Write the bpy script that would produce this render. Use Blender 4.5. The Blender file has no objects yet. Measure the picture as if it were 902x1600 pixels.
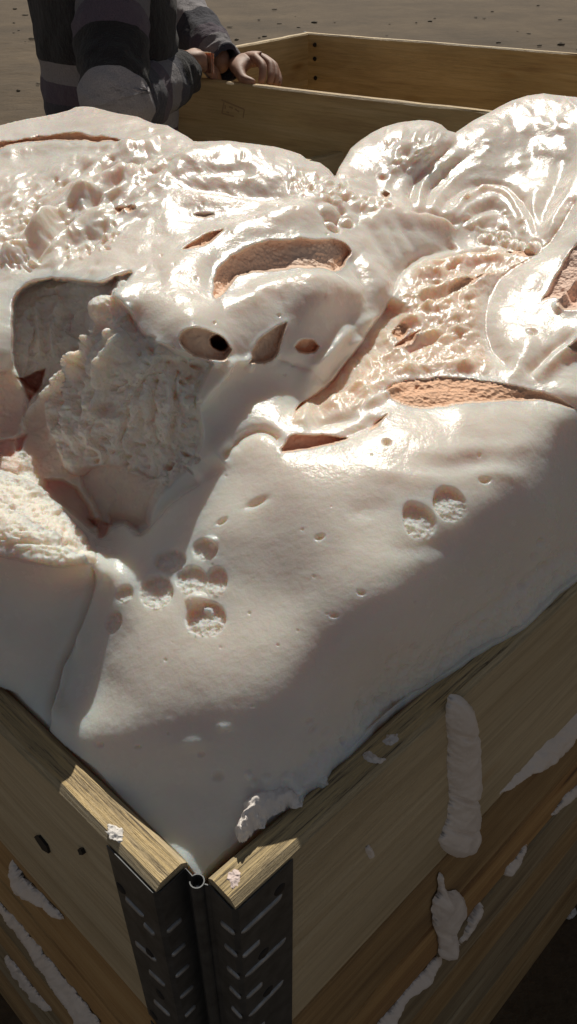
import bpy, bmesh, math, random
import numpy as np
from mathutils import Vector, Matrix
random.seed(7); rng = np.random.default_rng(11)
SC = bpy.context.scene; COL = SC.collection

# ------------------------------------------------------------------ camera, sky, sun, exposure
FPX, PITCH, ZC = 1244.0, math.radians(37.0), 1.50
CT, ST = math.cos(PITCH), math.sin(PITCH)
cd = bpy.data.cameras.new('camera'); cam = bpy.data.objects.new('camera', cd); COL.objects.link(cam)
cam.location = (0, 0, ZC); cam.rotation_euler = (math.radians(90) - PITCH, 0, 0)
cd.sensor_fit = 'VERTICAL'; cd.sensor_height = 36.0; cd.lens = 36.0 * FPX / 1600.0
cd.clip_start = 0.02; cd.clip_end = 500; SC.camera = cam
SUN_AZ, SUN_EL = math.radians(4.0), math.radians(43.5)
w = bpy.data.worlds.new('World'); SC.world = w; w.use_nodes = True
nt = w.node_tree; bg = nt.nodes['Background']; sky = nt.nodes.new('ShaderNodeTexSky')
sky.sky_type = 'NISHITA'; sky.sun_disc = False; sky.sun_elevation = SUN_EL; sky.sun_rotation = SUN_AZ
sky.air_density = 0.7; sky.dust_density = 0.3; sky.ozone_density = 1.0
hs = nt.nodes.new('ShaderNodeHueSaturation'); hs.inputs['Saturation'].default_value = 0.35; nt.links.new(sky.outputs[0], hs.inputs['Color']); nt.links.new(hs.outputs[0], bg.inputs[0]); bg.inputs[1].default_value = 0.05
sd = bpy.data.lights.new('sun', 'SUN'); sun = bpy.data.objects.new('sun', sd); COL.objects.link(sun)
sd.energy = 5.0; sd.angle = math.radians(0.5); sd.color = (1.0, 0.935, 0.82)
sdir = Vector((math.sin(SUN_AZ) * math.cos(SUN_EL), math.cos(SUN_AZ) * math.cos(SUN_EL), math.sin(SUN_EL)))
sun.rotation_euler = sdir.to_track_quat('Z', 'Y').to_euler(); sun.location = (0, 0, 6)
SC.cycles.diffuse_bounces = 8; SC.cycles.max_bounces = 12
SC.view_settings.view_transform = 'Standard'; SC.view_settings.look = 'None'
SC.view_settings.exposure = -0.44; SC.view_settings.gamma = 1.0; SC.view_settings.use_curve_mapping = False

# ------------------------------------------------------------------ measured directions and corners
RIM = 1.12
def ray(u, v):
    x = (u - 451) / FPX; y = (v - 800) / FPX
    return Vector((x, CT - y * ST, -ST - y * CT))
def at(u, v, z):
    r = ray(u, v); t = (z - ZC) / r.z; return Vector((r.x * t, r.y * t, z))
def hdir(az):
    a = math.radians(az); return Vector((math.sin(a), math.cos(a), 0))
DL, DR = hdir(-47.5), hdir(45.5)            # the two box walls run from the near corner along these
NL, NR = Vector((-DL.y, DL.x, 0)), Vector((DR.y, -DR.x, 0))   # outward normals
OL, OR_ = at(243, 1387, RIM), at(367, 1412, RIM)  # outer end corners of the two boards
CLP, CRP = OL.dot(NL), OR_.dot(NR)
TH = 0.020                                   # board thickness
def onplane(u, v, n, c):
    r = ray(u, v); t = c / (r.x * n.x + r.y * n.y); return r * t + Vector((0, 0, ZC))

# ------------------------------------------------------------------ numpy noise
_perm = np.random.RandomState(3).permutation(256); _perm = np.concatenate([_perm, _perm, _perm])
_g = np.random.RandomState(4).normal(size=(256, 3)); _g /= np.linalg.norm(_g, axis=1)[:, None]
def perlin(P):
    i = np.floor(P).astype(int); f = P - i; i &= 255
    s = f * f * f * (f * (f * 6 - 15) + 10)
    def gr(a, b, c):
        h = _perm[_perm[_perm[i[:, 0] + a & 255] + (i[:, 1] + b & 255)] + (i[:, 2] + c & 255)]
        return (_g[h] * (f - np.array([a, b, c]))).sum(1)
    x, y, z = s[:, 0], s[:, 1], s[:, 2]
    l = lambda a, b, t: a + (b - a) * t
    return l(l(l(gr(0,0,0), gr(1,0,0), x), l(gr(0,1,0), gr(1,1,0), x), y),
             l(l(gr(0,0,1), gr(1,0,1), x), l(gr(0,1,1), gr(1,1,1), x), y), z) * 1.5
def fbm(P, oct=4, gain=0.5):
    o = np.zeros(len(P)); a = 1.0; Q = P.copy()
    for _ in range(oct):
        o += a * perlin(Q); Q = Q * 2.03 + 7.3; a *= gain
    return o
def sstep(a, b, x):
    t = np.clip((x - a) / (b - a), 0, 1); return t * t * (3 - 2 * t)

# ------------------------------------------------------------------ materials
def new_mat(name):
    m = bpy.data.materials.new(name); m.use_nodes = True
    n = m.node_tree; return m, n, n.nodes['Principled BSDF']
def N(n, t, **kw):
    x = n.nodes.new(t)
    for k, v in kw.items():
        if hasattr(x, k): setattr(x, k, v)
        else: x.inputs[k.replace('_', ' ')].default_value = v
    return x
def ramp(n, stops, src=None):
    r = n.nodes.new('ShaderNodeValToRGB'); e = r.color_ramp.elements
    e[0].position, e[0].color = stops[0][0], (*stops[0][1], 1); e[1].position, e[1].color = stops[-1][0], (*stops[-1][1], 1)
    for p, c in stops[1:-1]:
        q = e.new(p); q.color = (*c, 1)
    if src: n.links.new(src, r.inputs[0])
    return r
def mixc(n, fac, a, b, mode='MIX'):
    m = n.nodes.new('ShaderNodeMix'); m.data_type = 'RGBA'; m.blend_type = mode
    for s, v in ((0, fac), (6, a), (7, b)):
        if isinstance(v, (int, float)): m.inputs[s].default_value = v
        elif isinstance(v, tuple): m.inputs[s].default_value = (*v, 1)
        else: n.links.new(v, m.inputs[s])
    return m.outputs[2]
def bump(n, src, strength, dist, prev=None):
    b = n.nodes.new('ShaderNodeBump'); b.inputs['Strength'].default_value = strength; b.inputs['Distance'].default_value = dist
    n.links.new(src, b.inputs['Height'])
    if prev: n.links.new(prev, b.inputs['Normal'])
    return b.outputs[0]
def coords(n, scale=(1, 1, 1), kind='Object'):
    tc = n.nodes.new('ShaderNodeTexCoord'); mp = n.nodes.new('ShaderNodeMapping'); mp.inputs['Scale'].default_value = scale
    n.links.new(tc.outputs[kind], mp.inputs[0]); return mp.outputs[0]
def noise(n, vec, scale, detail=4, rough=0.5, dist=0.0):
    x = n.nodes.new('ShaderNodeTexNoise'); n.links.new(vec, x.inputs['Vector'])
    x.inputs['Scale'].default_value = scale; x.inputs['Detail'].default_value = detail
    x.inputs['Roughness'].default_value = rough; x.inputs['Distortion'].default_value = dist
    return x.outputs['Fac']

def foam_material():
    m, n, b = new_mat('foam')
    at_ = n.nodes.new('ShaderNodeAttribute'); at_.attribute_name = 'tint'
    ar = n.nodes.new('ShaderNodeAttribute'); ar.attribute_name = 'raw'
    co = coords(n)
    n1 = noise(n, co, 14, 5, 0.6); r1 = ramp(n, [(0.35, (0.93, 0.92, 0.92)), (0.65, (1, 1, 1))], n1)
    col = mixc(n, 1.0, at_.outputs['Color'], r1.outputs[0], 'MULTIPLY')
    n.links.new(col, b.inputs['Base Color'])
    # roughness: glossy skin, dull torn foam
    n2 = noise(n, co, 60, 4, 0.6)
    mr = n.nodes.new('ShaderNodeMapRange'); n.links.new(n2, mr.inputs[0]); mr.inputs[3].default_value = 0.15; mr.inputs[4].default_value = 0.36
    mx = n.nodes.new('ShaderNodeMix'); n.links.new(ar.outputs['Fac'], mx.inputs[0]); n.links.new(mr.outputs[0], mx.inputs[2]); mx.inputs[3].default_value = 0.75
    n.links.new(mx.outputs[0], b.inputs['Roughness'])
    b.inputs['IOR'].default_value = 1.34
    b.subsurface_method = 'RANDOM_WALK' if hasattr(b, 'subsurface_method') else None
    b.inputs['Subsurface Weight'].default_value = 0.75
    b.inputs['Subsurface Radius'].default_value = (1.0, 0.50, 0.30); b.inputs['Subsurface Scale'].default_value = 0.026
    # fine relief
    f1 = noise(n, co, 300, 4, 0.65); f0 = noise(n, co, 85, 3, 0.5)
    v = n.nodes.new('ShaderNodeTexVoronoi'); n.links.new(co, v.inputs['Vector']); v.inputs['Scale'].default_value = 330
    n3 = bump(n, f1, 0.34, 0.0012, bump(n, f0, 0.12, 0.004))
    mm = n.nodes.new('ShaderNodeMath'); mm.operation = 'MULTIPLY'; n.links.new(v.outputs['Distance'], mm.inputs[0]); n.links.new(ar.outputs['Fac'], mm.inputs[1])
    n4 = bump(n, mm.outputs[0], 0.7, 0.0022, n3)
    n.links.new(n4, b.inputs['Normal'])
    return m
MFOAM = foam_material()
MFOAM_THIN = MFOAM.copy(); MFOAM_THIN.name = 'foam_thin'; MFOAM_THIN.node_tree.nodes['Principled BSDF'].inputs['Subsurface Weight'].default_value = 0.0

def wood_material(name, cols, dirt=0.25, rough=0.6, streak=0.85):
    """cols: dark, mid, light; grain runs along local X"""
    m, n, b = new_mat(name)
    tc = n.nodes.new('ShaderNodeTexCoord')
    oi = n.nodes.new('ShaderNodeObjectInfo')
    ad = n.nodes.new('ShaderNodeVectorMath'); ad.operation = 'ADD'; n.links.new(tc.outputs['Object'], ad.inputs[0])
    sc_ = n.nodes.new('ShaderNodeVectorMath'); sc_.operation = 'SCALE'; sc_.inputs['Scale'].default_value = 7.0
    cm = n.nodes.new('ShaderNodeCombineXYZ')
    for i in range(3): n.links.new(oi.outputs['Random'], cm.inputs[i])
    n.links.new(cm.outputs[0], sc_.inputs[0]); n.links.new(sc_.outputs[0], ad.inputs[1])
    def mapped(s):
        mp = n.nodes.new('ShaderNodeMapping'); mp.inputs['Scale'].default_value = s; n.links.new(ad.outputs[0], mp.inputs[0]); return mp.outputs[0]
    g1 = noise(n, mapped((1.3, 14, 14)), 1.6, 6, 0.62, 1.2)
    g2 = noise(n, mapped((6, 160, 160)), 1.5, 4, 0.6, 0.3)
    g3 = noise(n, mapped((1, 1.6, 1.6)), 3.0, 3, 0.5)
    c = ramp(n, [(0.30, cols[0]), (0.5, cols[1]), (0.68, cols[2])], g1).outputs[0]
    c = mixc(n, 0.28, c, ramp(n, [(0.35, (0.45, 0.40, 0.33)), (0.55, (1, 1, 1))], g2).outputs[0], 'MULTIPLY')
    c = mixc(n, dirt, c, ramp(n, [(0.35, (0.35, 0.34, 0.28)), (0.6, (1, 1, 1))], g3).outputs[0], 'MULTIPLY')
    sx = n.nodes.new('ShaderNodeSeparateXYZ'); n.links.new(tc.outputs['Normal'], sx.inputs[0]); mrs = n.nodes.new('ShaderNodeMapRange'); n.links.new(sx.outputs[2], mrs.inputs[0]); mrs.inputs[1].default_value = .6; mrs.inputs[2].default_value = .9; mrs.inputs[3].default_value = .08; mrs.inputs[4].default_value = streak; _sm = mrs.outputs[0]
    g4 = noise(n, mapped((9, 230, 230)), 2.2, 5, 0.75, 0.6)
    c = mixc(n, _sm, c, ramp(n, [(0.37, (0.13, 0.10, 0.06)), (0.46, (0.9, 0.84, 0.70)), (0.60, (1.3, 1.18, 0.86))], g4).outputs[0], 'MULTIPLY')
    # knots
    vo = n.nodes.new('ShaderNodeTexVoronoi'); n.links.new(mapped((2.6, 9, 9)), vo.inputs['Vector']); vo.inputs['Scale'].default_value = 1.3
    k = ramp(n, [(0.05, (0.16, 0.08, 0.03)), (0.10, (0.75, 0.6, 0.45)), (0.17, (1, 1, 1))], vo.outputs['Distance']).outputs[0]
    c = mixc(n, 0.85, c, k, 'MULTIPLY')
    n.links.new(c, b.inputs['Base Color']); b.inputs['Roughness'].default_value = rough
    n.links.new(bump(n, g4, 0.9, 0.002, bump(n, g2, 0.6, 0.0015, bump(n, g1, 0.3, 0.002))), b.inputs['Normal'])
    return m
MW_PALE = wood_material('pine_pale', [(0.52, 0.41, 0.25), (0.62, 0.51, 0.33), (0.70, 0.60, 0.41)])
MW_GREY = wood_material('pine_weathered', [(0.20, 0.15, 0.09), (0.36, 0.28, 0.17), (0.45, 0.38, 0.25)], 0.5, 0.7)
MW_ORANGE = wood_material('pine_orange', [(0.30, 0.15, 0.05), (0.52, 0.31, 0.12), (0.62, 0.42, 0.20)], 0.4)
MW_BROWN = wood_material('pine_brown', [(0.24, 0.14, 0.06), (0.42, 0.27, 0.12), (0.52, 0.37, 0.19)], 0.4)
MW_FAR = wood_material('pine_far_box', [(0.50, 0.34, 0.17), (0.66, 0.49, 0.25), (0.74, 0.58, 0.33)], 0.35)

def simple(name, col, rough=0.5, metal=0.0, nscale=0, namp=0.25, bmp=0.0, bscale=200):
    m, n, b = new_mat(name); b.inputs['Roughness'].default_value = rough; b.inputs['Metallic'].default_value = metal
    co = coords(n)
    if nscale:
        f = noise(n, co, nscale, 5, 0.6)
        n.links.new(ramp(n, [(0.3, tuple(c * (1 - namp) for c in col)), (0.7, tuple(min(1, c * (1 + namp)) for c in col))], f).outputs[0], b.inputs['Base Color'])
    else: b.inputs['Base Color'].default_value = (*col, 1)
    if bmp: n.links.new(bump(n, noise(n, co, bscale, 3), bmp, 0.002), b.inputs['Normal'])
    return m
MSTEEL = simple('galvanised_steel', (0.11, 0.115, 0.12), 0.5, 0.75, 90, 0.3, 0.1, 60)
MHOLE = simple('dark_hole', (0.015, 0.012, 0.01), 0.8)
MRIB = simple('lit_steel_rib', (0.34, 0.35, 0.36), 0.5, 0.6, 120, 0.3)  # lighter steel: the light the ribs catch is put into their colour
MPIN = simple('bright_steel', (0.62, 0.62, 0.64), 0.22, 1.0)

# ------------------------------------------------------------------ object helpers
def tag(o, label=None, cat=None, group=None, kind=None):
    if label: o['label'] = label
    if cat: o['category'] = cat
    if group: o['group'] = group
    if kind: o['kind'] = kind
    return o
def empty(name, loc, rz=0.0):
    o = bpy.data.objects.new(name, None); COL.objects.link(o); o.location = loc; o.rotation_euler = (0, 0, rz); return o
def link(name, me, mat, parent=None, loc=(0, 0, 0), rz=0.0, smooth=False):
    o = bpy.data.objects.new(name, me); COL.objects.link(o); o.location = loc; o.rotation_euler = (0, 0, rz)
    if mat and not me.materials: me.materials.append(mat)
    if parent: o.parent = parent
    if smooth: me.polygons.foreach_set('use_smooth', [True] * len(me.polygons))
    return o
def mesh_from(name, verts, faces):
    me = bpy.data.meshes.new(name); me.from_pydata([tuple(v) for v in verts], [], faces); me.update(); return me
def npmesh(name, V, F):
    me = bpy.data.meshes.new(name); me.vertices.add(len(V)); me.vertices.foreach_set('co', V.astype(np.float32).ravel())
    me.loops.add(F.size); me.loops.foreach_set('vertex_index', F.astype(np.int32).ravel())
    me.polygons.add(len(F)); me.polygons.foreach_set('loop_start', np.arange(0, F.size, F.shape[1], dtype=np.int32))
    me.polygons.foreach_set('loop_total', np.full(len(F), F.shape[1], dtype=np.int32))
    me.polygons.foreach_set('use_smooth', np.ones(len(F), dtype=bool))
    me.update(calc_edges=True); return me

# ------------------------------------------------------------------ foam surface
#@FOAM
S = 1.5
ux = np.arange(-215, 1180 + S, S); vy = np.arange(138, 1392 + S, S)
U0, V0 = np.meshgrid(ux, vy); NU, NV = len(ux), len(vy)
def smooth_poly(pts, it=2):
    p = np.array(pts, float)
    for _ in range(it):
        q = np.roll(p, -1, 0); p = np.stack([p * .75 + q * .25, p * .25 + q * .75], 1).reshape(-1, 2)
    return p
def smooth_line(pts, it=2):
    p = np.array(pts, float)
    for _ in range(it):
        a, b = p[:-1], p[1:]; m = np.stack([a * .75 + b * .25, a * .25 + b * .75], 1).reshape(-1, 2)
        p = np.vstack([p[:1], m, p[-1:]])
    return p
def seg_info(U, V, pts, closed):
    """distance to a polyline, parameter along it and side sign"""
    P = np.array(pts, float); A_ = P if closed else P[:-1]; B_ = np.roll(P, -1, 0) if closed else P[1:]
    best = np.full(U.shape, 1e9); par = np.zeros(U.shape); sgn = np.ones(U.shape)
    L = np.linalg.norm(B_ - A_, axis=1); cum = np.concatenate([[0], np.cumsum(L)]); tot = cum[-1]
    for k, (a, b) in enumerate(zip(A_, B_)):
        d = b - a; l2 = max(d @ d, 1e-9)
        t = np.clip(((U - a[0]) * d[0] + (V - a[1]) * d[1]) / l2, 0, 1)
        ex, ey = U - a[0] - t * d[0], V - a[1] - t * d[1]; dd = ex * ex + ey * ey
        m = dd < best; best = np.where(m, dd, best); par = np.where(m, (cum[k] + t * L[k]) / tot, par)
        s = np.sign(d[0] * (V - a[1]) - d[1] * (U - a[0])); sgn = np.where(m, s, sgn)
    return np.sqrt(best), par, sgn
def inside(U, V, pts):
    P = np.array(pts, float); c = np.zeros(U.shape, bool); n = len(P)
    for k in range(n):
        x1, y1 = P[k]; x2, y2 = P[(k + 1) % n]
        if y1 == y2: continue
        c ^= ((y1 > V) != (y2 > V)) & (U < (x2 - x1) * (V - y1) / (y2 - y1) + x1)
    return c
def sdf(U, V, pts):
    d, _, _ = seg_info(U, V, pts, True); return np.where(inside(U, V, pts), d, -d)

TOP = [(-260,262),(-215,240),(-150,214),(-60,203),(0,196),(40,186),(85,178),(108,172),(118,167),(130,166),(145,167),(160,171),(185,178),(215,183),(240,193),(250,194),(262,196),(275,205),(290,213),(303,222),(330,221),(360,221),(400,226),(430,230),(455,236),(470,241),(482,250),(500,254),(514,264),(524,276),
       (530,262),(538,250),(548,232),(565,218),(580,208),(600,198),(622,192),(640,190),(655,188),(675,190),(690,195),(700,204),(712,207),(725,198),(740,188),(760,178),(780,167),(800,158),(825,150),(850,147),(875,149),(902,152),(980,162),(1060,190),(1120,232),(1180,285),(1220,320)]
LOWR = [(1220,636),(1140,704),(1060,775),(980,848),(930,890),(902,914),(886,930),(872,936),(858,952),(846,962),(830,978),(818,988),(795,1000),(782,1014),(768,1020),(752,1034),(735,1042),(720,1058),(706,1066),(695,1073),(680,1078),(664,1092),(650,1101),(632,1116),(618,1122),(602,1134),(590,1137),(580,1150),(568,1160),(548,1176),(531,1182),(520,1190),(516,1198),(510,1212),(511,1226),(503,1232),(496,1222),(486,1222),(478,1230),(474,1242),(472,1264),(462,1262),(452,1254),(440,1258),(424,1272),(402,1288),(380,1306),(362,1322),(350,1330),(338,1342),(326,1352),(316,1366),(296,1372)]
LEFTL = [(280,1380),(240,1345),(180,1290),(100,1220),(40,1160),(0,1125),(-80,1045),(-150,985),(-260,890)]
DOMAIN = TOP + LOWR + LEFTL

# control points: pixel in the photograph, and fraction of the camera's height above the rim reached by the foam there
CP = [ # slab
 (310,1345,-.02),(340,1290,.008),(250,1290,-.008),(200,1272,-.014),(250,1318,-.016),(288,1350,-.014),(60,1138,-.008),(200,1235,.0),(250,1235,.016),(300,1230,.030),(380,1230,.040),(300,1150,.09),(450,1200,.055),(430,1250,.018),(520,1170,.035),
 (180,1150,.060),(115,1030,.055),(140,960,.112),(450,1060,.150),(350,1060,.147),(250,1050,.128),(180,1040,.103),(600,1090,.03),(570,1040,.132),(500,1120,.09),
 (450,930,.205),(330,930,.19),(220,930,.165),(170,950,.145),(600,930,.225),(560,980,.195),(680,1050,.025),(650,1000,.135),
 (450,820,.266),(350,820,.25),(260,830,.207),(200,830,.186),(165,865,.175),(600,820,.272),(700,800,.274),(690,900,.210),(740,990,.045),(760,900,.150),
 (450,740,.305),(380,740,.285),(540,740,.308),(640,740,.305),(740,720,.295),(800,750,.272),(850,800,.20),(830,900,.085),(800,980,.02),(870,920,.01),(902,905,.0),(902,800,.135),(902,720,.222),(980,830,.02),(1040,770,.02),(980,700,.17),(1040,640,.20),
 (450,700,.315),(560,690,.32),(640,670,.325),(720,650,.325),(800,640,.315),(860,650,.305),(902,665,.285),
 # fissure and flat behind the crest
 (700,610,.320),(800,605,.323),(620,600,.322),(860,620,.322),(880,600,.329),(780,575,.336),(560,640,.32),(480,660,.315),(520,600,.325),(600,560,.33),(700,560,.335),(700,500,.355),(640,480,.36),(740,430,.375),(680,420,.385),(800,400,.39),(640,540,.335),
 # right lobe
 (770,540,.34),(830,520,.36),(902,560,.34),(902,620,.322),(860,430,.40),(902,430,.41),(820,420,.395),(902,350,.45),(980,500,.40),(1040,400,.47),
 # domes
 (790,370,.40),(720,365,.405),(790,320,.43),(700,330,.44),(780,260,.48),(860,330,.445),(880,260,.49),(850,210,.53),(850,170,.572),(902,180,.575),(720,250,.49),(740,205,.54),(650,220,.545),(600,225,.53),(640,200,.555),(570,260,.50),(640,310,.455),(580,300,.47),(1040,220,.58),(980,300,.53),(690,280,.465),
 # arm between
 (650,370,.42),(580,350,.455),(640,420,.385),(700,370,.405),
 # left lobe
 (430,655,.325),(450,610,.335),(400,650,.325),(380,600,.355),(340,660,.325),(330,700,.30),(480,560,.365),(420,560,.385),(540,500,.385),(580,440,.405),(500,480,.43),(400,500,.435),(330,560,.415),(300,500,.468),(250,470,.477),
 (430,400,.475),(540,400,.445),(330,420,.475),(430,330,.515),(500,320,.505),(540,340,.475),(350,300,.535),(430,260,.55),(480,265,.54),(300,240,.57),(380,230,.568),(520,290,.51),
 (200,400,.49),(120,400,.475),(200,300,.53),(100,300,.52),(20,330,.50),(20,420,.455),(-60,380,.47),(-100,250,.55),(50,240,.545),(150,240,.555),(130,175,.592),(30,200,.575),(240,200,.585),(-100,210,.57),
 (5,480,.43),(-60,500,.42),(-60,600,.36),(10,550,.39),
 # crater
 (110,440,.468),(175,465,.487),(60,520,.40),(130,510,.415),(210,500,.450),(250,530,.442),(60,590,.335),(140,590,.365),(200,560,.418),(280,600,.39),(120,660,.29),(200,660,.322),(280,660,.335),(300,700,.29),(110,720,.24),(200,720,.255),(255,750,.25),(60,700,.24),(20,640,.28),(20,700,.25),(160,790,.18),(210,790,.205),(150,832,.16),(100,770,.20),(-60,700,.26),
 # cut block at the left
 (0,745,.238),(-80,720,.25),(60,790,.232),(0,850,.235),(100,850,.236),(140,882,.216),(60,880,.218),(-80,850,.225),
 (60,915,.165),(130,920,.145),(0,900,.165),(0,1000,.075),(60,1010,.07),(100,1000,.075),(0,1080,.0),(70,1140,.0),(-100,960,.03),(-100,900,.12),(40,1150,-.05),(0,1120,-.05),(120,1200,-.008),(100,1100,.02),(130,1050,.052),(0,1180,-.06),(120,1260,-.04),(240,1375,-.03),(90,1120,.03),
 (1180,680,.015),(1180,560,.19),(1180,420,.42),(1150,320,.51),(1100,260,.55),(1100,600,.20),(1110,720,.015),(-200,700,.25),(-200,560,.37),(-200,400,.46),(-200,290,.52),(-190,860,.15),(-190,910,.04),(-150,950,.0)]
def zc_of(u, v, k):
    yn = (v - 800) / FPX; return (1 - k) * (ZC - RIM) / (CT * yn + ST)
cp = np.array(CP, float); cw = 1 / zc_of(cp[:, 0], cp[:, 1], cp[:, 2])
X = cp[:, :2] / 1000.0
def phi(r2): return r2 * np.log(np.maximum(r2, 1e-12)) * .5
n_ = len(X); SLABI = CP.index((600,1090,.03)) + 40
LAM = np.array([1.2e-3 if (c in CP[:CP.index((450,700,.315))] and c[2] > .045) else 2e-4 for c in CP])
K = phi(((X[:, None] - X[None]) ** 2).sum(-1)) + np.diag(LAM)
Pm = np.hstack([np.ones((n_, 1)), X]); M_ = np.block([[K, Pm], [Pm.T, np.zeros((3, 3))]])
sol = np.linalg.solve(M_, np.concatenate([cw, np.zeros(3)]))
cs = 6; uc = np.arange(ux[0], ux[-1] + cs * S, cs * S); vc = np.arange(vy[0], vy[-1] + cs * S, cs * S)
Uc, Vc = np.meshgrid(uc, vc); Wc = sol[n_] + sol[n_ + 1] * Uc / 1000 + sol[n_ + 2] * Vc / 1000
for k in range(n_): Wc += sol[k] * phi((Uc / 1000 - X[k, 0]) ** 2 + (Vc / 1000 - X[k, 1]) ** 2)
def upsample(G, U, V):      # Catmull-Rom on the coarse grid
    x = (U - uc[0]) / (cs * S); y = (V - vc[0]) / (cs * S)
    i = np.floor(x).astype(int); j = np.floor(y).astype(int); fx, fy = x - i, y - j
    def wts(f): return [(-f + 2*f*f - f**3) / 2, (2 - 5*f*f + 3*f**3) / 2, (f + 4*f*f - 3*f**3) / 2, (-f*f + f**3) / 2]
    wx, wy = wts(fx), wts(fy); o = 0
    for a in range(4):
        jj = np.clip(j + a - 1, 0, G.shape[0] - 1)
        for b in range(4): o = o + wy[a] * wx[b] * G[jj, np.clip(i + b - 1, 0, G.shape[1] - 1)]
    return o
d_dom = np.full(U0.shape, 1e3)
# signed distance to the outline, computed on the grid
d_dom = sdf(U0, V0, DOMAIN)
gy, gx = np.gradient(d_dom, S)
near = (np.abs(d_dom) < S * 1.1)
gl = np.maximum(np.hypot(gx, gy), .5)
U = np.where(near, U0 - d_dom * gx / gl**2, U0); V = np.where(near, V0 - d_dom * gy / gl**2, V0)
keep = d_dom > -S * 1.1
ZB = 1 / upsample(Wc, U, V)                      # base depth along the optical axis
yn, xn = (V - 800) / FPX, (U - 451) / FPX
RX, RY, RZ = xn, CT - yn * ST, -ST - yn * CT
def pos(zc): return np.stack([RX * zc, RY * zc, ZC + RZ * zc], -1)
def normals(P):
    a = np.gradient(P, axis=1); b = np.gradient(P, axis=0); c = np.cross(b, a); c /= np.linalg.norm(c, axis=-1, keepdims=True) + 1e-12
    return c
P0 = pos(ZB)
# warped pixel coordinates so that authored outlines turn uneven
pf = P0.reshape(-1, 3)
wu = fbm(pf * 22 + 3.1, 3).reshape(U.shape); wv = fbm(pf * 22 + 41.7, 3).reshape(U.shape)
wu2 = fbm(pf * 90 + 3.1, 2).reshape(U.shape); wv2 = fbm(pf * 90 + 41.7, 2).reshape(U.shape)
UW, VW = U + wu * 3.5 + wu2 * 1.5, V + wv * 3.5 + wv2 * 1.5
DZ = np.zeros(U.shape)          # depth offset, away from the camera along the view ray (metres)
HN = np.zeros(U.shape)          # offset along the surface normal (metres)
RAW = np.zeros(U.shape); ROUGH = np.zeros(U.shape)
SKIN = np.array([0.93, 0.85, 0.765]); TINT = np.ones(U.shape + (3,)) * SKIN
SALMON = np.array([0.95, 0.67, 0.50]); PINK = np.array([0.96, 0.82, 0.73]); PALE = np.array([0.95, 0.85, 0.76]); PEACH = np.array([0.93, 0.76, 0.63])
def win(pts, pad):
    P = np.array(pts, float); a, b = P.min(0) - pad, P.max(0) + pad
    i0, i1 = np.clip([(a[0] - ux[0]) / S, (b[0] - ux[0]) / S + 1], 0, NU).astype(int)
    j0, j1 = np.clip([(a[1] - vy[0]) / S, (b[1] - vy[0]) / S + 1], 0, NV).astype(int)
    return slice(j0, j1), slice(i0, i1)
def paint(sl, m, col):
    TINT[sl] = TINT[sl] * (1 - m[..., None]) + np.array(col) * m[..., None]
def sd_in(pts, pad=30, warp=1.0, sm=1):
    pts = smooth_poly(pts, sm) if sm else pts
    sl = win(pts, pad); u = U[sl] + (UW[sl] - U[sl]) * warp; v = V[sl] + (VW[sl] - V[sl]) * warp
    return sl, sdf(u, v, pts)
TEARS = []
def tear(top, bot, depth, col=SALMON, raw=.8, edge=3.0, lip=0.0010, warp=1.0, rough=.35, prof=1.0, tilt=.75):
    """an opening in the skin: the floor falls away from the top edge to the lower lip, which stands in front of it"""
    t, b = smooth_line(top), smooth_line(bot); pts = np.vstack([t, b[::-1]]); TEARS.append(pts)
    sl = win(pts, 30); u = U[sl] + (UW[sl] - U[sl]) * warp; v = V[sl] + (VW[sl] - V[sl]) * warp
    d = sdf(u, v, pts)
    vt = np.interp(u, t[:, 0], t[:, 1]); vb = np.interp(u, b[:, 0], b[:, 1])
    q = np.clip((v - vt) / np.maximum(vb - vt, 4), 0, 1); m = sstep(0, edge, d)
    DZ[sl] += depth * m * (1 - tilt + tilt * q ** prof)
    DZ[sl] -= lip * np.exp(-(d / 5.0) ** 2) * (d < 0)
    RAW[sl] = np.maximum(RAW[sl], m * raw); ROUGH[sl] = np.maximum(ROUGH[sl], m * rough); paint(sl, m, col)
def area(pts, col=None, raw=None, rough=None, dz=0.0, hn=0.0, edge=12, warp=1.0, sm=1):
    sl, d = sd_in(pts, 30, warp, sm); m = sstep(-edge * .5, edge * .5, d)
    if col is not None: paint(sl, m, col)
    if raw is not None: RAW[sl] = RAW[sl] * (1 - m) + raw * m
    if rough is not None: ROUGH[sl] = ROUGH[sl] * (1 - m) + rough * m
    DZ[sl] += dz * m; HN[sl] += hn * m
def fold(pts, depth, front_r=26, front=0.006, back=40, taper=.12):
    """an overlap: left of the drawn direction (in image, sign>0 = right/below) is in front and rounds off, the far side drops"""
    L_ = smooth_line(pts); sl = win(L_, 70)
    u = U[sl] + (UW[sl] - U[sl]) * .6; v = V[sl] + (VW[sl] - V[sl]) * .6
    d, p, s = seg_info(u, v, L_, False); tp = sstep(0, taper, p) * sstep(0, taper, 1 - p)
    # beyond the ends the effect dies
    fr = (s > 0); bk = ~fr
    x = np.clip(1 - d / front_r, 0, 1); DZ[sl] += np.where(fr, front * (1 - np.sqrt(np.maximum(1 - x * x, 0))), 0) * tp
    DZ[sl] += np.where(bk, (depth + front) * sstep(0, 2.2, d) * np.exp(-(d / back) ** 2) + front * (1 - sstep(0, 2.2, d)), 0) * tp * (d < 70)
def ridge(pts, width, h, taper=.2, shape=1.0, warp=1.0, mode='n'):
    L_ = smooth_line(pts); sl = win(L_, width * 3); u = U[sl] + (UW[sl] - U[sl]) * warp; v = V[sl] + (VW[sl] - V[sl]) * warp
    d, p, s = seg_info(u, v, L_, False); tp = np.sqrt(sstep(0, taper, p) * sstep(0, taper, 1 - p))
    g = h * np.exp(-np.abs(d / width) ** (2 * shape)) * tp
    if mode == 'n': HN[sl] += g
    else: DZ[sl] -= g
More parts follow.
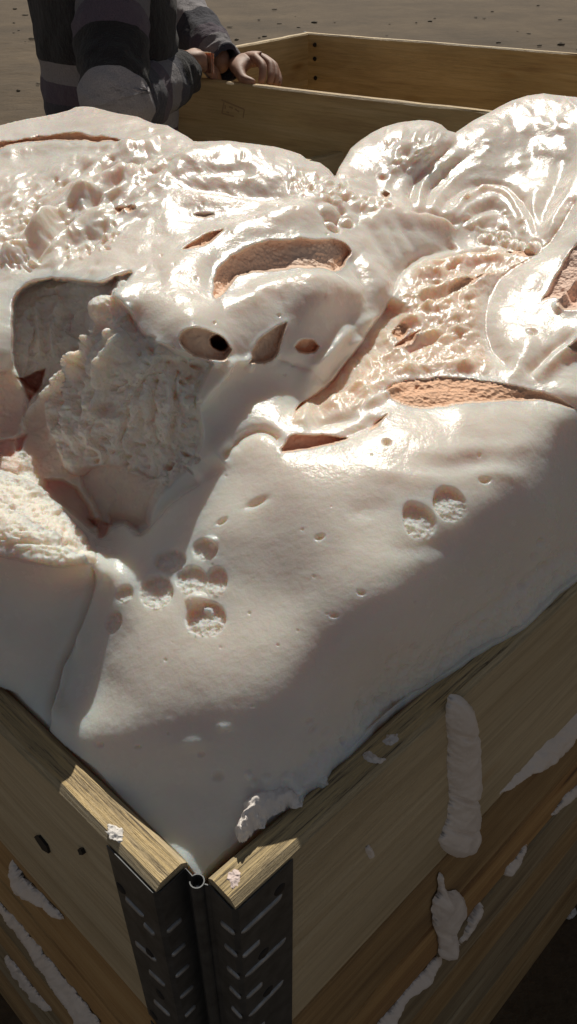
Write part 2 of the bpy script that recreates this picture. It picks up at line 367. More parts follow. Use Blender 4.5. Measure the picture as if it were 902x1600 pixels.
def blob(cx, cy, rx, ry, ang, h, sharp=1.0, warp=1.0, col=None, bg=0.0):
    r = max(rx, ry) * 1.7; sl = win([(cx - r, cy - r), (cx + r, cy + r)], 2)
    u = U[sl] + (UW[sl] - U[sl]) * warp - cx; v = V[sl] + (VW[sl] - V[sl]) * warp - cy
    a = math.radians(ang); x = (u * math.cos(a) + v * math.sin(a)) / rx; y = (-u * math.sin(a) + v * math.cos(a)) / ry
    h = math.copysign(min(abs(h), .00044 * min(rx, ry) * (1.1 if h > 0 else 2.0)), h); bg = min(bg, abs(h) * .4)
    q = x * x + y * y
    if sharp >= 1: g = np.sqrt(np.clip(1 - q, 0, 1)) if sharp > 1.5 else np.clip(1 - q, 0, 1) ** 1.2
    else: g = np.exp(-q * 1.6)
    HN[sl] += h * g
    if bg: HN[sl] -= bg * np.exp(-((np.sqrt(q) - 1.1) / .25) ** 2)
    if col is not None: paint(sl, sstep(0, .3, g), col)
def print_hole(cx, cy, rx, ry, ang, depth=.007, col=PALE, lump=0.0012):
    """a boot or finger mark punched through the skin, with a steep rim and a crumbly floor"""
    r = max(rx, ry) * 1.6; sl = win([(cx - r, cy - r), (cx + r, cy + r)], 4)
    u = U[sl] + (UW[sl] - U[sl]) * .8 - cx; v = V[sl] + (VW[sl] - V[sl]) * .8 - cy
    a = math.radians(ang); x = (u * math.cos(a) + v * math.sin(a)) / rx; y = (-u * math.sin(a) + v * math.cos(a)) / ry
    d = (1 - np.hypot(x, y)) * min(rx, ry); m = sstep(0, 3.5, d)
    q = np.clip(v / (ry * 1.0), -1, 1)
    new = -depth * m * (.62 - .5 * q)
    HN[sl] = np.where(m > 0, np.minimum(HN[sl], new), HN[sl]) 
    RAW[sl] = np.maximum(RAW[sl], m); ROUGH[sl] = np.maximum(ROUGH[sl], m * .42); paint(sl, m * .5, col)
    paint(sl, np.exp(-((d - 2) / 2.5) ** 2) * .2, PEACH)

# --- roll-off at the far outline
d_top, _, _ = seg_info(U, V, TOP, False)
rr = np.where(U > 530, 60., 42.); x = np.clip(1 - d_top / rr, 0, 1)
DZ += 0.035 * (1 - np.sqrt(np.maximum(1 - x * x, 0)))

# --- crater (torn face at the left)
CR = [(18,492),(25,466),(42,447),(70,435),(100,432),(130,440),(160,439),(185,428),(208,423),(196,440),(170,457),(192,480),(214,505),(228,528),(246,528),(244,540),(262,541),(285,556),(320,561),(330,566),(318,590),(300,622),(312,650),(314,690),(300,722),(265,750),(246,765),(228,790),(213,826),(195,817),(172,820),(155,838),(120,802),(60,757),(30,742),(-60,720),(-60,600),(0,582),(22,574),(20,540)]
area(CR, PALE, .8, .75, dz=.012, edge=6)
area([(20,495),(26,466),(45,449),(75,436),(100,434),(130,442),(160,441),(190,430),(168,460),(158,490),(150,512),(158,532),(122,568),(88,606),(60,620),(34,600),(20,560)], None, .7, .45, dz=.020, edge=7)
area([(26,588),(40,590),(70,576),(66,598),(56,616),(46,630),(40,612)], (0.86,.50,.38), .8, .2, dz=.014, edge=4, warp=1.6, sm=0)
area([(-60,600),(0,584),(24,578),(44,628),(22,690),(40,738),(-10,732),(-60,715)], (0.92,.70,.60), .6, .15, dz=-.004, edge=10)
area([(-20,692),(20,686),(40,678),(34,700),(20,712),(-20,716)], (0.88,.56,.46), .6, .2, dz=.005, edge=6, warp=1.6, sm=0)
area([(36,660),(60,640),(82,620),(92,640),(90,690),(110,742),(150,722),(160,790),(150,832),(90,780),(44,742)], (.91,.74,.62), .5, .15, dz=.0, edge=10)
area([(120,748),(150,726),(185,728),(220,744),(250,750),(235,775),(214,822),(190,812),(160,820),(150,790)], (.91,.76,.65), .5, .12, dz=.006, edge=6)
area([(138,806),(150,822),(152,838),(158,838),(168,820),(176,816),(160,812)], (.84,.48,.38), .6, .2, dz=.006, edge=4, warp=1.6, sm=0)
area([(60,750),(110,752),(140,790),(152,830),(110,795)], (.88,.64,.52), .5, .15, dz=.008, edge=8)
fold([(250,748),(222,742),(200,732),(185,724),(165,722),(150,722),(140,738),(125,746),(108,738),(96,722)][::-1], -.001, 16, .003, 10)
ridge([(168,458),(158,484),(150,508),(160,530),(138,560),(108,586),(88,612),(88,650),(92,690)], 9, .010, .08, .8)
ridge([(180,470),(205,510),(215,535),(190,560),(175,600)], 14, .005, .2, .7)
ridge([(90,600),(70,622),(44,650),(34,672)], 6, .004, .1, .7)
area([(200,545),(235,535),(246,545),(222,560),(208,600),(190,640),(160,650),(170,600)], None, None, .25, dz=.006, edge=14)
area([(250,560),(300,566),(322,572),(300,600),(282,590)], PEACH, .5, .2, dz=.004, edge=8)
for _ in range(110):
    x_, y_ = rng.uniform(95, 310), rng.uniform(540, 735)
    blob(x_, y_, rng.uniform(4, 12), rng.uniform(2.5, 6), rng.uniform(-30, 50), -rng.uniform(.002, .007), 1)
for _ in range(26):
    x_, y_ = rng.uniform(40, 140), rng.uniform(450, 560)
    blob(x_, y_, rng.uniform(5, 11), rng.uniform(3, 7), rng.uniform(-60, 60), -rng.uniform(.001, .003), 1)
for p in [[(150,540),(140,600),(128,660)],[(178,560),(165,620),(160,700)],[(205,600),(200,660),(190,715)],[(236,580),(240,640),(232,700)],[(270,600),(262,660),(256,720)],[(200,480),(188,520),(182,548)],[(120,600),(112,650),(118,715)],[(60,470),(52,520),(60,560)],[(100,460),(92,510),(96,560)]]:
    p2 = [(a + rng.normal() * 5, b + rng.normal() * 5) for a, b in p]; ridge(p2, 6, rng.choice([-1, 1]) * .0055, .25, .9, 1.8)
for _ in range(60):
    x_, y_ = rng.uniform(100, 305), rng.uniform(560, 730); blob(x_, y_, rng.uniform(3, 6), rng.uniform(2.5, 4), rng.uniform(-30, 60), -.006, 1, 1.6)
# lower edge of the left lobe where its skin ends on the torn face
fold([(330,566),(318,592),(300,624),(304,640)][::-1], -.004, 14, .003, 10)
fold([(208,423),(185,445),(170,458),(190,480),(214,505),(228,527),(246,528)][::-1], .0, 16, .004, 12)

# --- cut block at the left: top raw and bubbly, face smooth
BT = [(-80,722),(0,738),(28,748),(60,762),(100,800),(128,835),(148,862),(152,880),(130,884),(95,884),(75,880),(40,874),(10,866),(-80,850)]
area(BT, (0.92,.84,.74), .45, .55, edge=5)
fold([(152,882),(130,887),(95,887),(75,883),(40,877),(10,869),(-80,855)], .0, 18, .0, 14)
ridge([(150,878),(120,872),(95,878),(60,872),(20,862),(-60,850)], 7, .0028, .05)
ridge([(0,848),(40,842),(80,846),(120,850),(148,862)], 4, -.0022, .1)
ridge([(28,748),(60,764),(100,802),(135,845)], 4, .002, .1)
for _ in range(90):
    x_, y_ = rng.uniform(-60, 135), rng.uniform(748, 872)
    if inside(np.array([x_]), np.array([y_]), BT)[0]: blob(x_, y_, rng.uniform(3, 9), rng.uniform(2, 4), rng.uniform(-10, 10), -rng.uniform(.0008, .0025), 1)
# groove between block and slab
ridge([(152,880),(140,930),(118,985),(98,1030),(84,1075),(74,1110),(68,1145)], 5, -.006, .05, .7, .3)
ridge([(160,885),(150,930),(130,990),(112,1030)], 9, .002, .2)
for (x_, y_) in ((98,1060),(92,1085),(100,1040),(86,1110),(125,1000)): blob(x_, y_, 5, 16, 15, .0022, .5)
fold([(155,838),(152,855),(150,885)][::-1], .002, 14, .002, 8)

# --- slab: overlaps at its upper edge
fold([(172,822),(190,816),(212,826),(216,838)][::-1][::-1], .006, 16, .005, 14)
fold([(352,722),(366,702),(380,688),(394,680),(412,678),(430,688),(434,700)], .003, 16, .005, 12)
fold([(430,706),(460,704),(500,696),(546,684),(575,672),(602,652)], .003, 26, .005, 12)
fold([(608,628),(622,632),(650,642),(690,638),(740,629),(800,627),(835,622),(870,630),(900,640),(960,650)], .001, 30, .005, 14)
ridge([(205,832),(232,800),(262,768),(310,740),(348,722)], 13, -.007, .15, 1, .8)
ridge([(300,745),(335,715),(365,690)], 14, .004, .2)
# dents and prints
for a in [(655,812,25,33,-28),(703,788,25,32,-32),(195,930,14,17,35),(178,974,13,20,12),(266,876,26,20,-22),(320,858,21,18,-10),(243,926,25,30,12),(298,905,27,24,-10),(338,908,17,26,0),(322,966,34,30,5)]:
    print_hole(*a, depth=.0040 if a[2] > 16 else .0038)
blob(306, 935, 20, 13, -8, .004, 1); blob(330, 845, 13, 9, 0, .003, 1); blob(325, 950, 14, 10, 20, .003, 1)
for _ in range(60):
    x_, y_ = rng.uniform(292, 350), rng.uniform(940, 992); blob(x_, y_, 3.5, 2.5, rng.uniform(0, 90), rng.uniform(-.0012, .0014), 1)
for (x_, y_, rx, ry, a, h) in [(500,840,10,5,-20,-.0025),(563,928,7,5,10,-.0022),(521,960,8,5,0,-.0024),(605,690,9,6,10,-.003),(758,751,11,5,5,-.0025),(342,1212,12,10,0,-.0018),(400,786,20,6,-25,-.0028),(347,815,12,5,-35,-.0024),(155,1166,8,5,0,-.0016),(215,1165,7,4,0,-.0015),(313,1178,7,5,0,-.0012),(484,1125,8,5,-20,-.0012),(350,1135,16,7,-10,.001),(300,1160,40,16,-5,.0015),(800,905,20,9,-30,-.001)]:
    blob(x_, y_, rx, ry, a, h, 1 if rx < 15 else .5)
for _ in range(28):
    x_, y_ = rng.uniform(200, 800), rng.uniform(700, 1150); r_ = rng.uniform(1.6, 3.5); blob(x_, y_, r_, r_, 0, -rng.uniform(.0004, .0012), 1)
for _ in range(34):
    t_ = rng.uniform(0, 1); x_ = 480 + t_ * 420 + rng.normal() * 12; y_ = 1160 - t_ * 320 + rng.normal() * 22
    blob(x_, y_, rng.uniform(7, 17), rng.uniform(4, 8), -45, -rng.uniform(.0006, .0026), 1)
ridge([(902,850),(860,885),(800,925),(730,975),(690,1005)], 7, -.0018, .2)
for p in [[(640,700),(700,712),(760,700)],[(700,690),(790,705),(850,690)],[(560,730),(640,748),(720,745)],[(700,745),(760,735),(830,745)]]: ridge(p, 15, .0015, .4)
for p in [[(660,730),(720,728),(780,722)],[(600,860),(700,850),(760,870)],[(540,800),(620,790)]]: ridge(p, 16, -.0011, .4)
# thin lip of the slab along the rim, lumps on the board
area([(600,1150),(520,1195),(500,1235),(470,1262),(400,1285),(395,1260),(420,1225),(450,1205),(540,1150)], (.83,.80,.78), .2, .35, edge=14)
ridge([(372,1300),(385,1262),(408,1232),(440,1212)], 12, .0018, .3); ridge([(440,1215),(460,1225),(470,1255)], 9, .002, .3)
for _ in range(40): x_, y_ = rng.uniform(385, 480), rng.uniform(1205, 1280); blob(x_, y_, rng.uniform(5, 12), rng.uniform(4, 8), rng.uniform(-60, 0), rng.uniform(-.001, .0024), 1)
blob(504,1224,8,9,0,.004,1); blob(834,986,10,9,0,.006,1)
area([(560,1080),(700,1000),(902,860),(960,830),(960,880),(902,905),(780,1005),(620,1115),(520,1180)], None, None, .42, edge=40)

# --- left lobe
tear([(332,446),(338,428),(352,410),(375,393),(410,376),(440,371),(455,374),(470,372),(495,376),(520,373),(542,379),(550,392)], [(332,447),(336,468),(352,455),(368,434),(400,425),(440,420),(475,421),(500,424),(528,424),(540,412),(550,393)], .022, PINK, .7, prof=.8)
tear([(284,394),(300,376),(325,365),(348,361)], [(284,395),(312,394),(332,381),(348,363)], .012, SALMON)
tear([(460,540),(466,529),(480,526),(492,529),(498,538)], [(460,541),(468,552),(480,553),(492,548),(498,540)], .014, SALMON)
tear([(387,566),(402,536),(420,518),(440,505),(449,500)], [(387,567),(398,569),(430,566),(440,540),(449,502)], .012, PEACH)
tear([(282,530),(290,518),(310,513),(330,514),(352,530),(362,545)], [(282,531),(286,545),(300,556),(325,560),(345,562),(362,547)], .012, PEACH, .5)
tear([(326,529),(333,522),(342,522),(351,530),(357,540)], [(326,531),(330,540),(339,545),(349,548),(357,542)], .055, (0.42,.22,.15), .8)  # deep hole, the shade inside put into its dark colour
tear([(180,327),(192,321),(206,320),(213,330)], [(180,329),(195,331),(204,338),(213,333)], .008, SALMON)
tear([(302,328),(318,323),(336,325)], [(302,329),(316,333),(336,327)], .006, PEACH)
tear([(-150,248),(-60,230),(0,221),(30,215),(60,211),(100,207),(150,211),(195,220),(214,226)], [(-150,266),(-60,245),(0,232),(30,224),(60,221),(100,222),(150,224),(195,225),(214,228)], .016, (0.94,.68,.50))
ridge([(0,240),(60,230),(120,230),(190,232),(215,226)], 9, .003, .1)
fold([(430,560),(470,575),(500,590),(520,600)], .0, 20, .003, 10)
fold([(456,660),(462,638),(480,622),(505,606),(525,585),(545,560),(560,540),(575,515),(598,490),(612,462)][::-1], .014, 26, .010, 26, .08)
ridge([(340,575),(362,560),(380,566),(400,556),(388,580)], 6, .0035, .1); ridge([(300,560),(330,570),(352,556)], 5, .003, .1)
ridge([(300,640),(330,600),(352,575),(366,560)], 10, .005, .25)
ridge([(470,590),(505,560),(530,530),(552,508)], 9, .0045, .3); ridge([(500,600),(530,570),(556,540)], 7, -.004, .3)
ridge([(440,475),(500,452),(560,455),(600,470)], 22, .005, .3, 1); ridge([(350,480),(420,455),(480,440),(545,440)], 16, .004, .3)
ridge([(560,400),(590,430),(602,470)], 16, .004, .3); ridge([(545,395),(565,430),(575,480)], 9, -.003, .3)
ridge([(240,410),(320,395),(400,350),(480,325),(530,325)], 26, .004, .3); ridge([(260,330),(340,335),(430,300),(520,285)], 20, -.004, .3)
ridge([(250,430),(300,420),(330,430)], 16, .003, .3)
for _ in range(26): x_, y_ = rng.uniform(250, 560), rng.uniform(300, 620); blob(x_, y_, 3.2, 2.4, 0, -.0012, 1)
# knobbly strip behind, from (260,290) to (540,290)
ridge([(262,262),(300,248),(360,240),(430,250)], 14, .006, .3); ridge([(262,285),(320,285),(400,292),(470,300)], 10, -.006, .3)
ridge([(280,270),(340,262),(400,268)], 6, -.003, .2)
for _ in range(60):
    x_ = rng.uniform(455, 545); y_ = 262 + (x_ - 455) * .35 + rng.uniform(-6, 32); blob(x_, y_, rng.uniform(5, 12), rng.uniform(3, 6), rng.uniform(0, 40), rng.uniform(.0006, .0016), 1, bg=.0004)
for (x_, y_, r_) in ((515,330,16),(530,322,10),(545,305,12),(560,320,14),(590,318,13),(575,330,10),(540,345,9),(520,350,10),(600,328,9)): blob(x_, y_, r_ * 1.3, r_ * .7, 25, .0028, 1, bg=.001)
# --- top-left: elongated lumps and gashes running down to the left
for p, wd, h in [([(230,238),(180,250),(150,258),(120,252)],10,.005),([(250,225),(210,232),(190,236)],8,.004),([(225,262),(180,285),(140,305),(115,330)],12,.008),([(150,300),(110,330),(70,355),(50,385)],13,.009),([(95,345),(60,375),(30,395),(5,420)],11,.008),([(205,275),(190,300),(150,320)],9,.006),([(180,330),(130,350),(90,380),(60,400)],12,.007),([(40,300),(10,340),(-20,380)],12,.006),([(60,290),(30,320),(0,350)],7,-.005),([(140,312),(100,345),(66,380)],5,-.005),([(215,280),(170,305),(135,335)],5,-.005),([(240,248),(200,262),(150,276)],5,-.005),([(120,345),(90,370),(50,410)],5,-.005),([(170,345),(150,375),(110,395)],6,-.005),([(100,290),(140,280),(160,265)],7,.004)]:
    ridge(p, wd, h, .25, .9)
for _ in range(70):
    x_, y_ = rng.uniform(-60, 235), rng.uniform(235, 425); s_ = rng.choice([-1, 1], p=[.45, .55])
    blob(x_, y_, rng.uniform(4, 15), rng.uniform(2.5, 6), rng.uniform(-50, -15), s_ * rng.uniform(.0005, .0022), .5)
for _ in range(70):       # crumbly strips
    k = rng.integers(3); t_ = rng.uniform(0, 1); a, b = [((95,285),(10,400)),((190,365),(110,400)),((60,410),(0,420))][k]
    blob(a[0] + (b[0]-a[0]) * t_ + rng.normal() * 8, a[1] + (b[1]-a[1]) * t_ + rng.normal() * 6, rng.uniform(3, 7), rng.uniform(2, 4), rng.uniform(-40, 20), rng.choice([-1, 1]) * rng.uniform(.0015, .004), 1)
for (x_, y_) in ((118,168),(130,170),(100,178),(80,182),(24,188),(12,192),(150,172)): blob(x_, y_, 6, 3, 0, .003, 1, col=PINK)
for _ in range(30): x_, y_ = rng.uniform(100, 470), rng.uniform(180, 260); blob(x_, y_, rng.uniform(4, 12), rng.uniform(2, 4), 0, rng.uniform(-.002, .0022), 1)

# --- domes: pleats and folds
for p, wd, h in [([(600,300),(612,270),(640,240),(680,222),(712,212)],7,.003),([(640,330),(646,290),(664,262),(700,232),(730,215)],7,-.006),([(652,330),(660,290),(684,258),(720,232)],6,.004),([(662,330),(674,292),(700,262),(740,240)],5,-.0035),([(672,332),(690,296),(720,272),(756,256)],6,.0035),([(684,335),(704,306),(736,285),(770,282)],5,-.0035),
                 ([(700,338),(724,310),(756,292),(790,300),(812,330),(820,368)],8,.006),([(700,330),(730,300),(762,282),(800,290),(828,325),(836,370)],5,-.005),([(712,345),(740,318),(770,308),(796,325),(806,360)],6,.004),([(722,350),(752,326),(776,322),(794,345)],5,-.003),([(730,356),(756,338),(776,338)],6,.003),([(745,362),(765,350),(782,352)],5,-.003),
                 ([(836,372),(850,330),(866,290),(884,250),(890,200)],12,-.006),([(850,375),(868,340),(890,300),(905,270)],8,.005),([(820,372),(832,330),(838,290)],9,.003),([(806,200),(840,195),(870,205)],14,.004),([(770,240),(810,235),(840,245)],16,-.003),([(730,225),(760,205),(800,190)],12,.003)]:
    ridge(p, wd, h * .72, .3, .9)
for p in [[(640,205),(620,215),(600,240)],[(680,210),(650,225),(630,250)],[(620,235),(640,240)]]: ridge(p, 9, -.004, .3)
for _ in range(70):
    x_, y_ = rng.uniform(600, 700), rng.uniform(200, 275); blob(x_, y_, rng.uniform(4, 10), rng.uniform(2, 4), rng.uniform(-60, -30), rng.uniform(-.002, .003), 1)
for _ in range(34):
    x_, y_ = rng.uniform(745, 895), rng.uniform(160, 260); blob(x_, y_, rng.uniform(6, 14), rng.uniform(4, 8), rng.uniform(-20, 40), rng.uniform(.0005, .0014), .5)
for _ in range(14):
    x_, y_ = rng.uniform(700, 820), rng.uniform(295, 375); blob(x_, y_, rng.uniform(5, 11), rng.uniform(3, 5), rng.uniform(-15, 15), rng.uniform(.0012, .003), 1)
tear([(596,302),(602,298),(609,303)], [(596,304),(602,311),(609,305)], .01, SALMON); blob(600,275,9,4,20,-.004,1,col=PEACH)
for (x_, y_) in ((788,374),(800,378),(812,382),(828,388),(834,384),(770,372),(786,366),(760,370)): blob(x_, y_, 10, 7, 0, .006, 1, bg=.002)
tear([(790,392),(805,387),(822,390),(838,392)], [(790,394),(806,399),(824,401),(838,394)], .006, SALMON)
# --- draped arm
fold([(612,470),(618,448),(630,428),(648,410),(672,398),(700,392),(722,382)][::-1][::-1], .004, 22, .006, 14)
for p in [[(560,345),(580,380),(600,420),(608,455)],[(580,342),(604,375),(620,415)],[(600,340),(624,370),(638,402)],[(630,340),(650,365),(664,392)]]: ridge(p, 8, .0012, .35); 
for p in [[(570,345),(592,380),(610,420)],[(590,342),(614,372),(630,408)],[(615,342),(636,368),(650,396)]]: ridge(p, 5, -.0009, .35)
ridge([(560,335),(620,338),(690,348),(720,362)], 16, .006, .2)
ridge([(640,332),(700,338),(722,352)], 6, -.006, .2)

# --- the wrinkled hollow between the lobes
VAL = [(548,560),(600,505),(620,470),(650,425),(700,400),(760,385),(800,388),(832,402),(800,425),(764,450),(752,490),(755,540),(770,580),(700,590),(640,592),(600,605),(560,640),(500,650),(450,672),(460,640),(500,600)]
area(VAL, (0.94,.77,.64), None, .30, edge=16)  # warmer tint puts the peach glow of the folds into the colour
for _ in range(60):
    x_, y_ = rng.uniform(450, 830), rng.uniform(390, 660)
    if not inside(np.array([x_]), np.array([y_]), VAL)[0]: continue
    dl = abs((x_ - 470) * .62 + (y_ - 655)) / 1.18; big = rng.random() < .35
    if dl > 55 and rng.random() < .6: continue
    blob(x_, y_, rng.uniform(8, 18) if big else rng.uniform(3, 8), rng.uniform(5, 9) if big else rng.uniform(2.5, 5), rng.uniform(-55, 5), rng.uniform(.0018, .004) if big else rng.uniform(.0006, .002), 1)
for a in [(578,505,26,16,-20,.004),(562,540,16,14,-50,.004),(545,575,14,18,20,.004),(530,590,12,12,0,.003),(476,648,20,22,10,.009),(572,617,14,12,0,.009),(520,632,22,9,-15,.004),(625,505,18,8,-25,.006),(648,500,14,9,0,.006),(670,428,14,18,20,.008),(688,432,10,12,0,.007),(655,430,9,14,10,.006),(712,495,10,8,0,.006),(728,572,18,10,-10,.005),(640,580,26,10,0,.006),(600,600,30,12,-15,.006),(560,600,20,8,-30,.004),(745,445,30,7,-25,.006),(700,470,30,6,-28,.005),(670,480,20,6,-28,.005)]:
    blob(*a, .5)
for p in [[(620,545),(650,528),(690,515)],[(640,470),(690,450),(740,436)],[(660,415),(720,400),(780,396)],[(560,640),(600,622),(640,600)],[(500,640),(540,612),(580,600)],[(690,410),(740,408),(800,402)]]: ridge(p, 5, .004, .3); 
for p in [[(630,552),(660,536),(700,522)],[(650,478),(700,458),(750,442)],[(670,408),(730,393),(780,389)],[(480,668),(520,655),(560,648)]]: ridge(p, 5, -.004, .3)
tear([(612,548),(622,535),(640,524),(657,516)], [(612,549),(626,546),(642,540),(657,520)], .010, (0.94,.64,.48))
tear([(612,520),(618,510),(630,506),(640,512)], [(612,522),(618,536),(628,530),(640,516)], .006, SALMON)
tear([(699,452),(730,438),(775,430)], [(699,456),(730,447),(775,433)], .004, SALMON)
tear([(438,700),(446,690),(455,678),(500,678),(545,682)], [(438,706),(460,704),(485,699),(520,692),(545,684)], .009, (0.95,.68,.58), tilt=.15)
tear([(575,668),(590,658),(607,646)], [(575,672),(592,664),(607,649)], .007, SALMON)
tear([(601,613),(612,602),(630,596),(660,591),(700,589),(722,592),(755,590),(800,598),(850,612),(880,626),(896,636)], [(601,615),(618,630),(650,642),(690,638),(740,629),(800,627),(835,622),(870,630),(896,639)], .0012, (0.95,.66,.49), .8, prof=1.3, rough=.3, tilt=.1)
ridge([(650,610),(700,606),(760,612)], 4, -.0012, .2); blob(652,604,4,3,0,-.003,1)

# --- right lobe
fold([(905,305),(880,350),(858,378),(820,410),(785,432),(765,458),(758,490),(757,520),(766,550),(785,570),(802,580)], .001, 40, .007, 16, .06)
ridge([(835,590),(870,560),(905,530),(960,500)], 12, .006, .2); ridge([(820,585),(850,562),(880,540),(900,520)], 8, -.005, .25)
tear([(845,468),(858,448),(872,424),(886,398),(905,375),(960,330)], [(845,470),(862,462),(880,470),(905,478),(960,440)], .010, (0.92,.78,.73), .9, rough=.55, prof=.6)
ridge([(866,486),(884,470),(905,440),(930,415)], 5, .006, .1); tear([(868,478),(890,462),(915,430)], [(868,484),(893,486),(915,470)], .006, (0.90,.72,.66), .9)
tear([(882,552),(895,543),(915,530),(960,505)], [(882,554),(905,552),(930,545),(960,530)], .008, SALMON)
blob(831,520,9,7,0,-.003,1); blob(829,519,5,4,0,.003,1)
ridge([(800,600),(812,560),(838,530)], 14, .002, .3)

# --- large soft undulation and fine texture
PW = P0.reshape(-1, 3)
lowf = fbm(PW * 16 + 11, 3).reshape(U.shape); mid = fbm(PW * 60 + 5, 3).reshape(U.shape); fine = fbm(PW * 230 + 2, 3).reshape(U.shape)
rid = 1 - np.abs(fbm(PW * 75 + 17, 3).reshape(U.shape))
upper = sstep(760, 560, V)
HN += lowf * (.0006 + .0022 * upper) + mid * (.00014 + .00016 * upper) + fine * .00005
HN += ROUGH * (mid * .0022 + fine * .0016 + (rid - .7) * .0022)
por = perlin(PW * 420 + 9).reshape(U.shape); HN -= ROUGH * np.clip(por - .25, 0, 1) * .004
slv, dv = sd_in(VAL, 40); mv = sstep(-4, 18, dv); Pv = P0[slv].reshape(-1, 3)
Rm = np.array([[.7, .7, 0], [-.7, .7, 0], [0, 0, 1]]); Pv = Pv @ Rm.T * np.array([1, 1.9, 1.3]); wv_ = fbm(Pv * 30 + 8, 2)[:, None] * .012
g1 = 1 - np.abs(fbm((Pv + wv_) * 42, 2)) * 2; g2_ = np.maximum(perlin((Pv + wv_) * 95 + 4), 0)
HN[slv] += mv * (g1.reshape(mv.shape) * .0012 + g2_.reshape(mv.shape) * .0016)
TL = [(-80,330),(0,290),(90,262),(150,235),(240,232),(275,262),(250,300),(215,345),(150,385),(80,418),(-80,440)]
slt, dt2 = sd_in(TL, 60); mt_ = sstep(-30, 25, dt2); uu, vv_ = UW[slt], VW[slt]
al, ac = (-uu * .86 + vv_ * .5), (uu * .5 + vv_ * .86); Q = np.stack([al.ravel() / 62, ac.ravel() / 19, np.full(al.size, 3.3)], 1); Q += fbm(Q * .8 + 5, 2)[:, None] * .5
e1 = fbm(Q, 2); e2 = 1 - np.abs(fbm(Q * np.array([1.6, 1.6, 1]) + 9, 2)) * 2.2; e3 = perlin(Q * np.array([3.5, 3.2, 1]) + 2)
HN[slt] += mt_ * (e1 * .0030 + np.clip(e2, -1, 1) * .0010 + np.maximum(e3, 0) * .0008).reshape(mt_.shape)
TM = [(240,232),(330,225),(450,240),(545,262),(600,320),(560,350),(480,300),(380,300),(280,300)]
slt, dt2 = sd_in(TM, 60); mt_ = sstep(-25, 20, dt2); uu, vv_ = UW[slt], VW[slt]
Q = np.stack([(uu * .96 + vv_ * .28).ravel() / 44, (-uu * .28 + vv_ * .96).ravel() / 13, np.full(uu.size, 7.3)], 1); Q += fbm(Q * .8 + 5, 2)[:, None] * .5
HN[slt] += mt_ * (fbm(Q, 2) * .0013 + np.maximum(perlin(Q * 2.4), 0) * .0007).reshape(mt_.shape)
slc, dc = sd_in(CR, 20); mc = sstep(2, 22, dc); Pc = P0[slc].reshape(-1, 3); wc_ = fbm(Pc * 30 + 3, 2)[:, None] * .012
q1 = 1 - np.abs(fbm((Pc + wc_) * np.array([34, 34, 16]) + 2, 3)) * 2; q2_ = perlin((Pc + wc_) * np.array([18, 18, 12]) + 6)
HN[slc] += mc * ROUGH[slc] * (q1.reshape(mc.shape) * .0055 + np.round(q2_.reshape(mc.shape) * 2.2) / 2.2 * .016)
HN *= sstep(-2, 6, d_dom) * .85 + .15
# assemble
ZF = ZB + DZ; Pb = pos(ZF)
# normals from a lightly blurred surface
def blur(G, r):
    for ax in (0, 1):
        k = np.ones(2 * r + 1) / (2 * r + 1); Gp = np.pad(G, [(r, r) if a == ax else (0, 0) for a in (0, 1)], 'edge')
        c = np.cumsum(Gp, axis=ax); c = np.concatenate([np.zeros_like(np.take(c, [0], ax)), c], ax)
        G = (np.take(c, range(2*r+1, c.shape[ax]), ax) - np.take(c, range(0, c.shape[ax] - 2*r - 1), ax)) / (2*r+1)
    return G
Nn = normals(pos(blur(ZB, 4)))
if (Nn * np.stack([RX, RY, RZ], -1)).sum() > 0: Nn = -Nn
PF = Pb + Nn * HN[..., None]
# keep the foam clear of the boards
def clear(P, n, c, wall_in):
    s = P[..., 0] * n.x + P[..., 1] * n.y - c
    return s
sL = PF[..., 0] * NL.x + PF[..., 1] * NL.y - (CLP - TH - .001); low = PF[..., 2] < RIM + .002
push = np.where(low & (sL > 0), sL, 0); PF[..., 0] -= NL.x * push; PF[..., 1] -= NL.y * push
sR = PF[..., 0] * NR.x + PF[..., 1] * NR.y - (CRP - TH - .001)
PF[..., 2] = np.where((sR > 0) & (PF[..., 2] < RIM + .004), RIM + .004, PF[..., 2])

idx = -np.ones(U.shape, int); idx[keep] = np.arange(keep.sum())
q = np.stack([idx[:-1, :-1], idx[1:, :-1], idx[1:, 1:], idx[:-1, 1:]], -1).reshape(-1, 4)
cu = (U0[:-1, :-1] + S / 2).reshape(-1); cv = (V0[:-1, :-1] + S / 2).reshape(-1)
F = q[(q >= 0).all(1)]; fc = np.stack([cu, cv], 1)[(q >= 0).all(1)]
VV = PF[keep]; TT = TINT[keep]; RW = RAW[keep]; vu, vv = U[keep], V[keep]
# border loop -> skirts
e = np.concatenate([F[:, [0, 1]], F[:, [1, 2]], F[:, [2, 3]], F[:, [3, 0]]]); key = np.sort(e, 1)
_, inv, cnt = np.unique(key, axis=0, return_inverse=True, return_counts=True); be = e[cnt[inv.ravel()] == 1]
bv = np.unique(be)
bd_r = vu[bv] > ux[-1] - 4; bd_l = vu[bv] < ux[0] + 4
bd_top = (seg_info(vu[bv], vv[bv], TOP, False)[0] < 3) | bd_r | bd_l
back = np.array([0.0, 1.0, 0.0])
rings = [bv]
base = VV[bv]
offs_top = [(.010, -.004), (.024, -.014), (.045, -.034), (.07, -.07), (.09, -.12), (.10, -.20)]
offs_low = [(.0002, -.003), (.0002, -.007), (-.001, -.011), (-.002, -.015), (-.004, -.019), (-.006, -.023)]
VV_l, TT_l, RW_l = [VV], [TT], [RW]; Fs = [F]; cnt0 = len(VV); prev = bv; m_ = -np.ones(len(VV), int); m_[bv] = np.arange(len(bv))
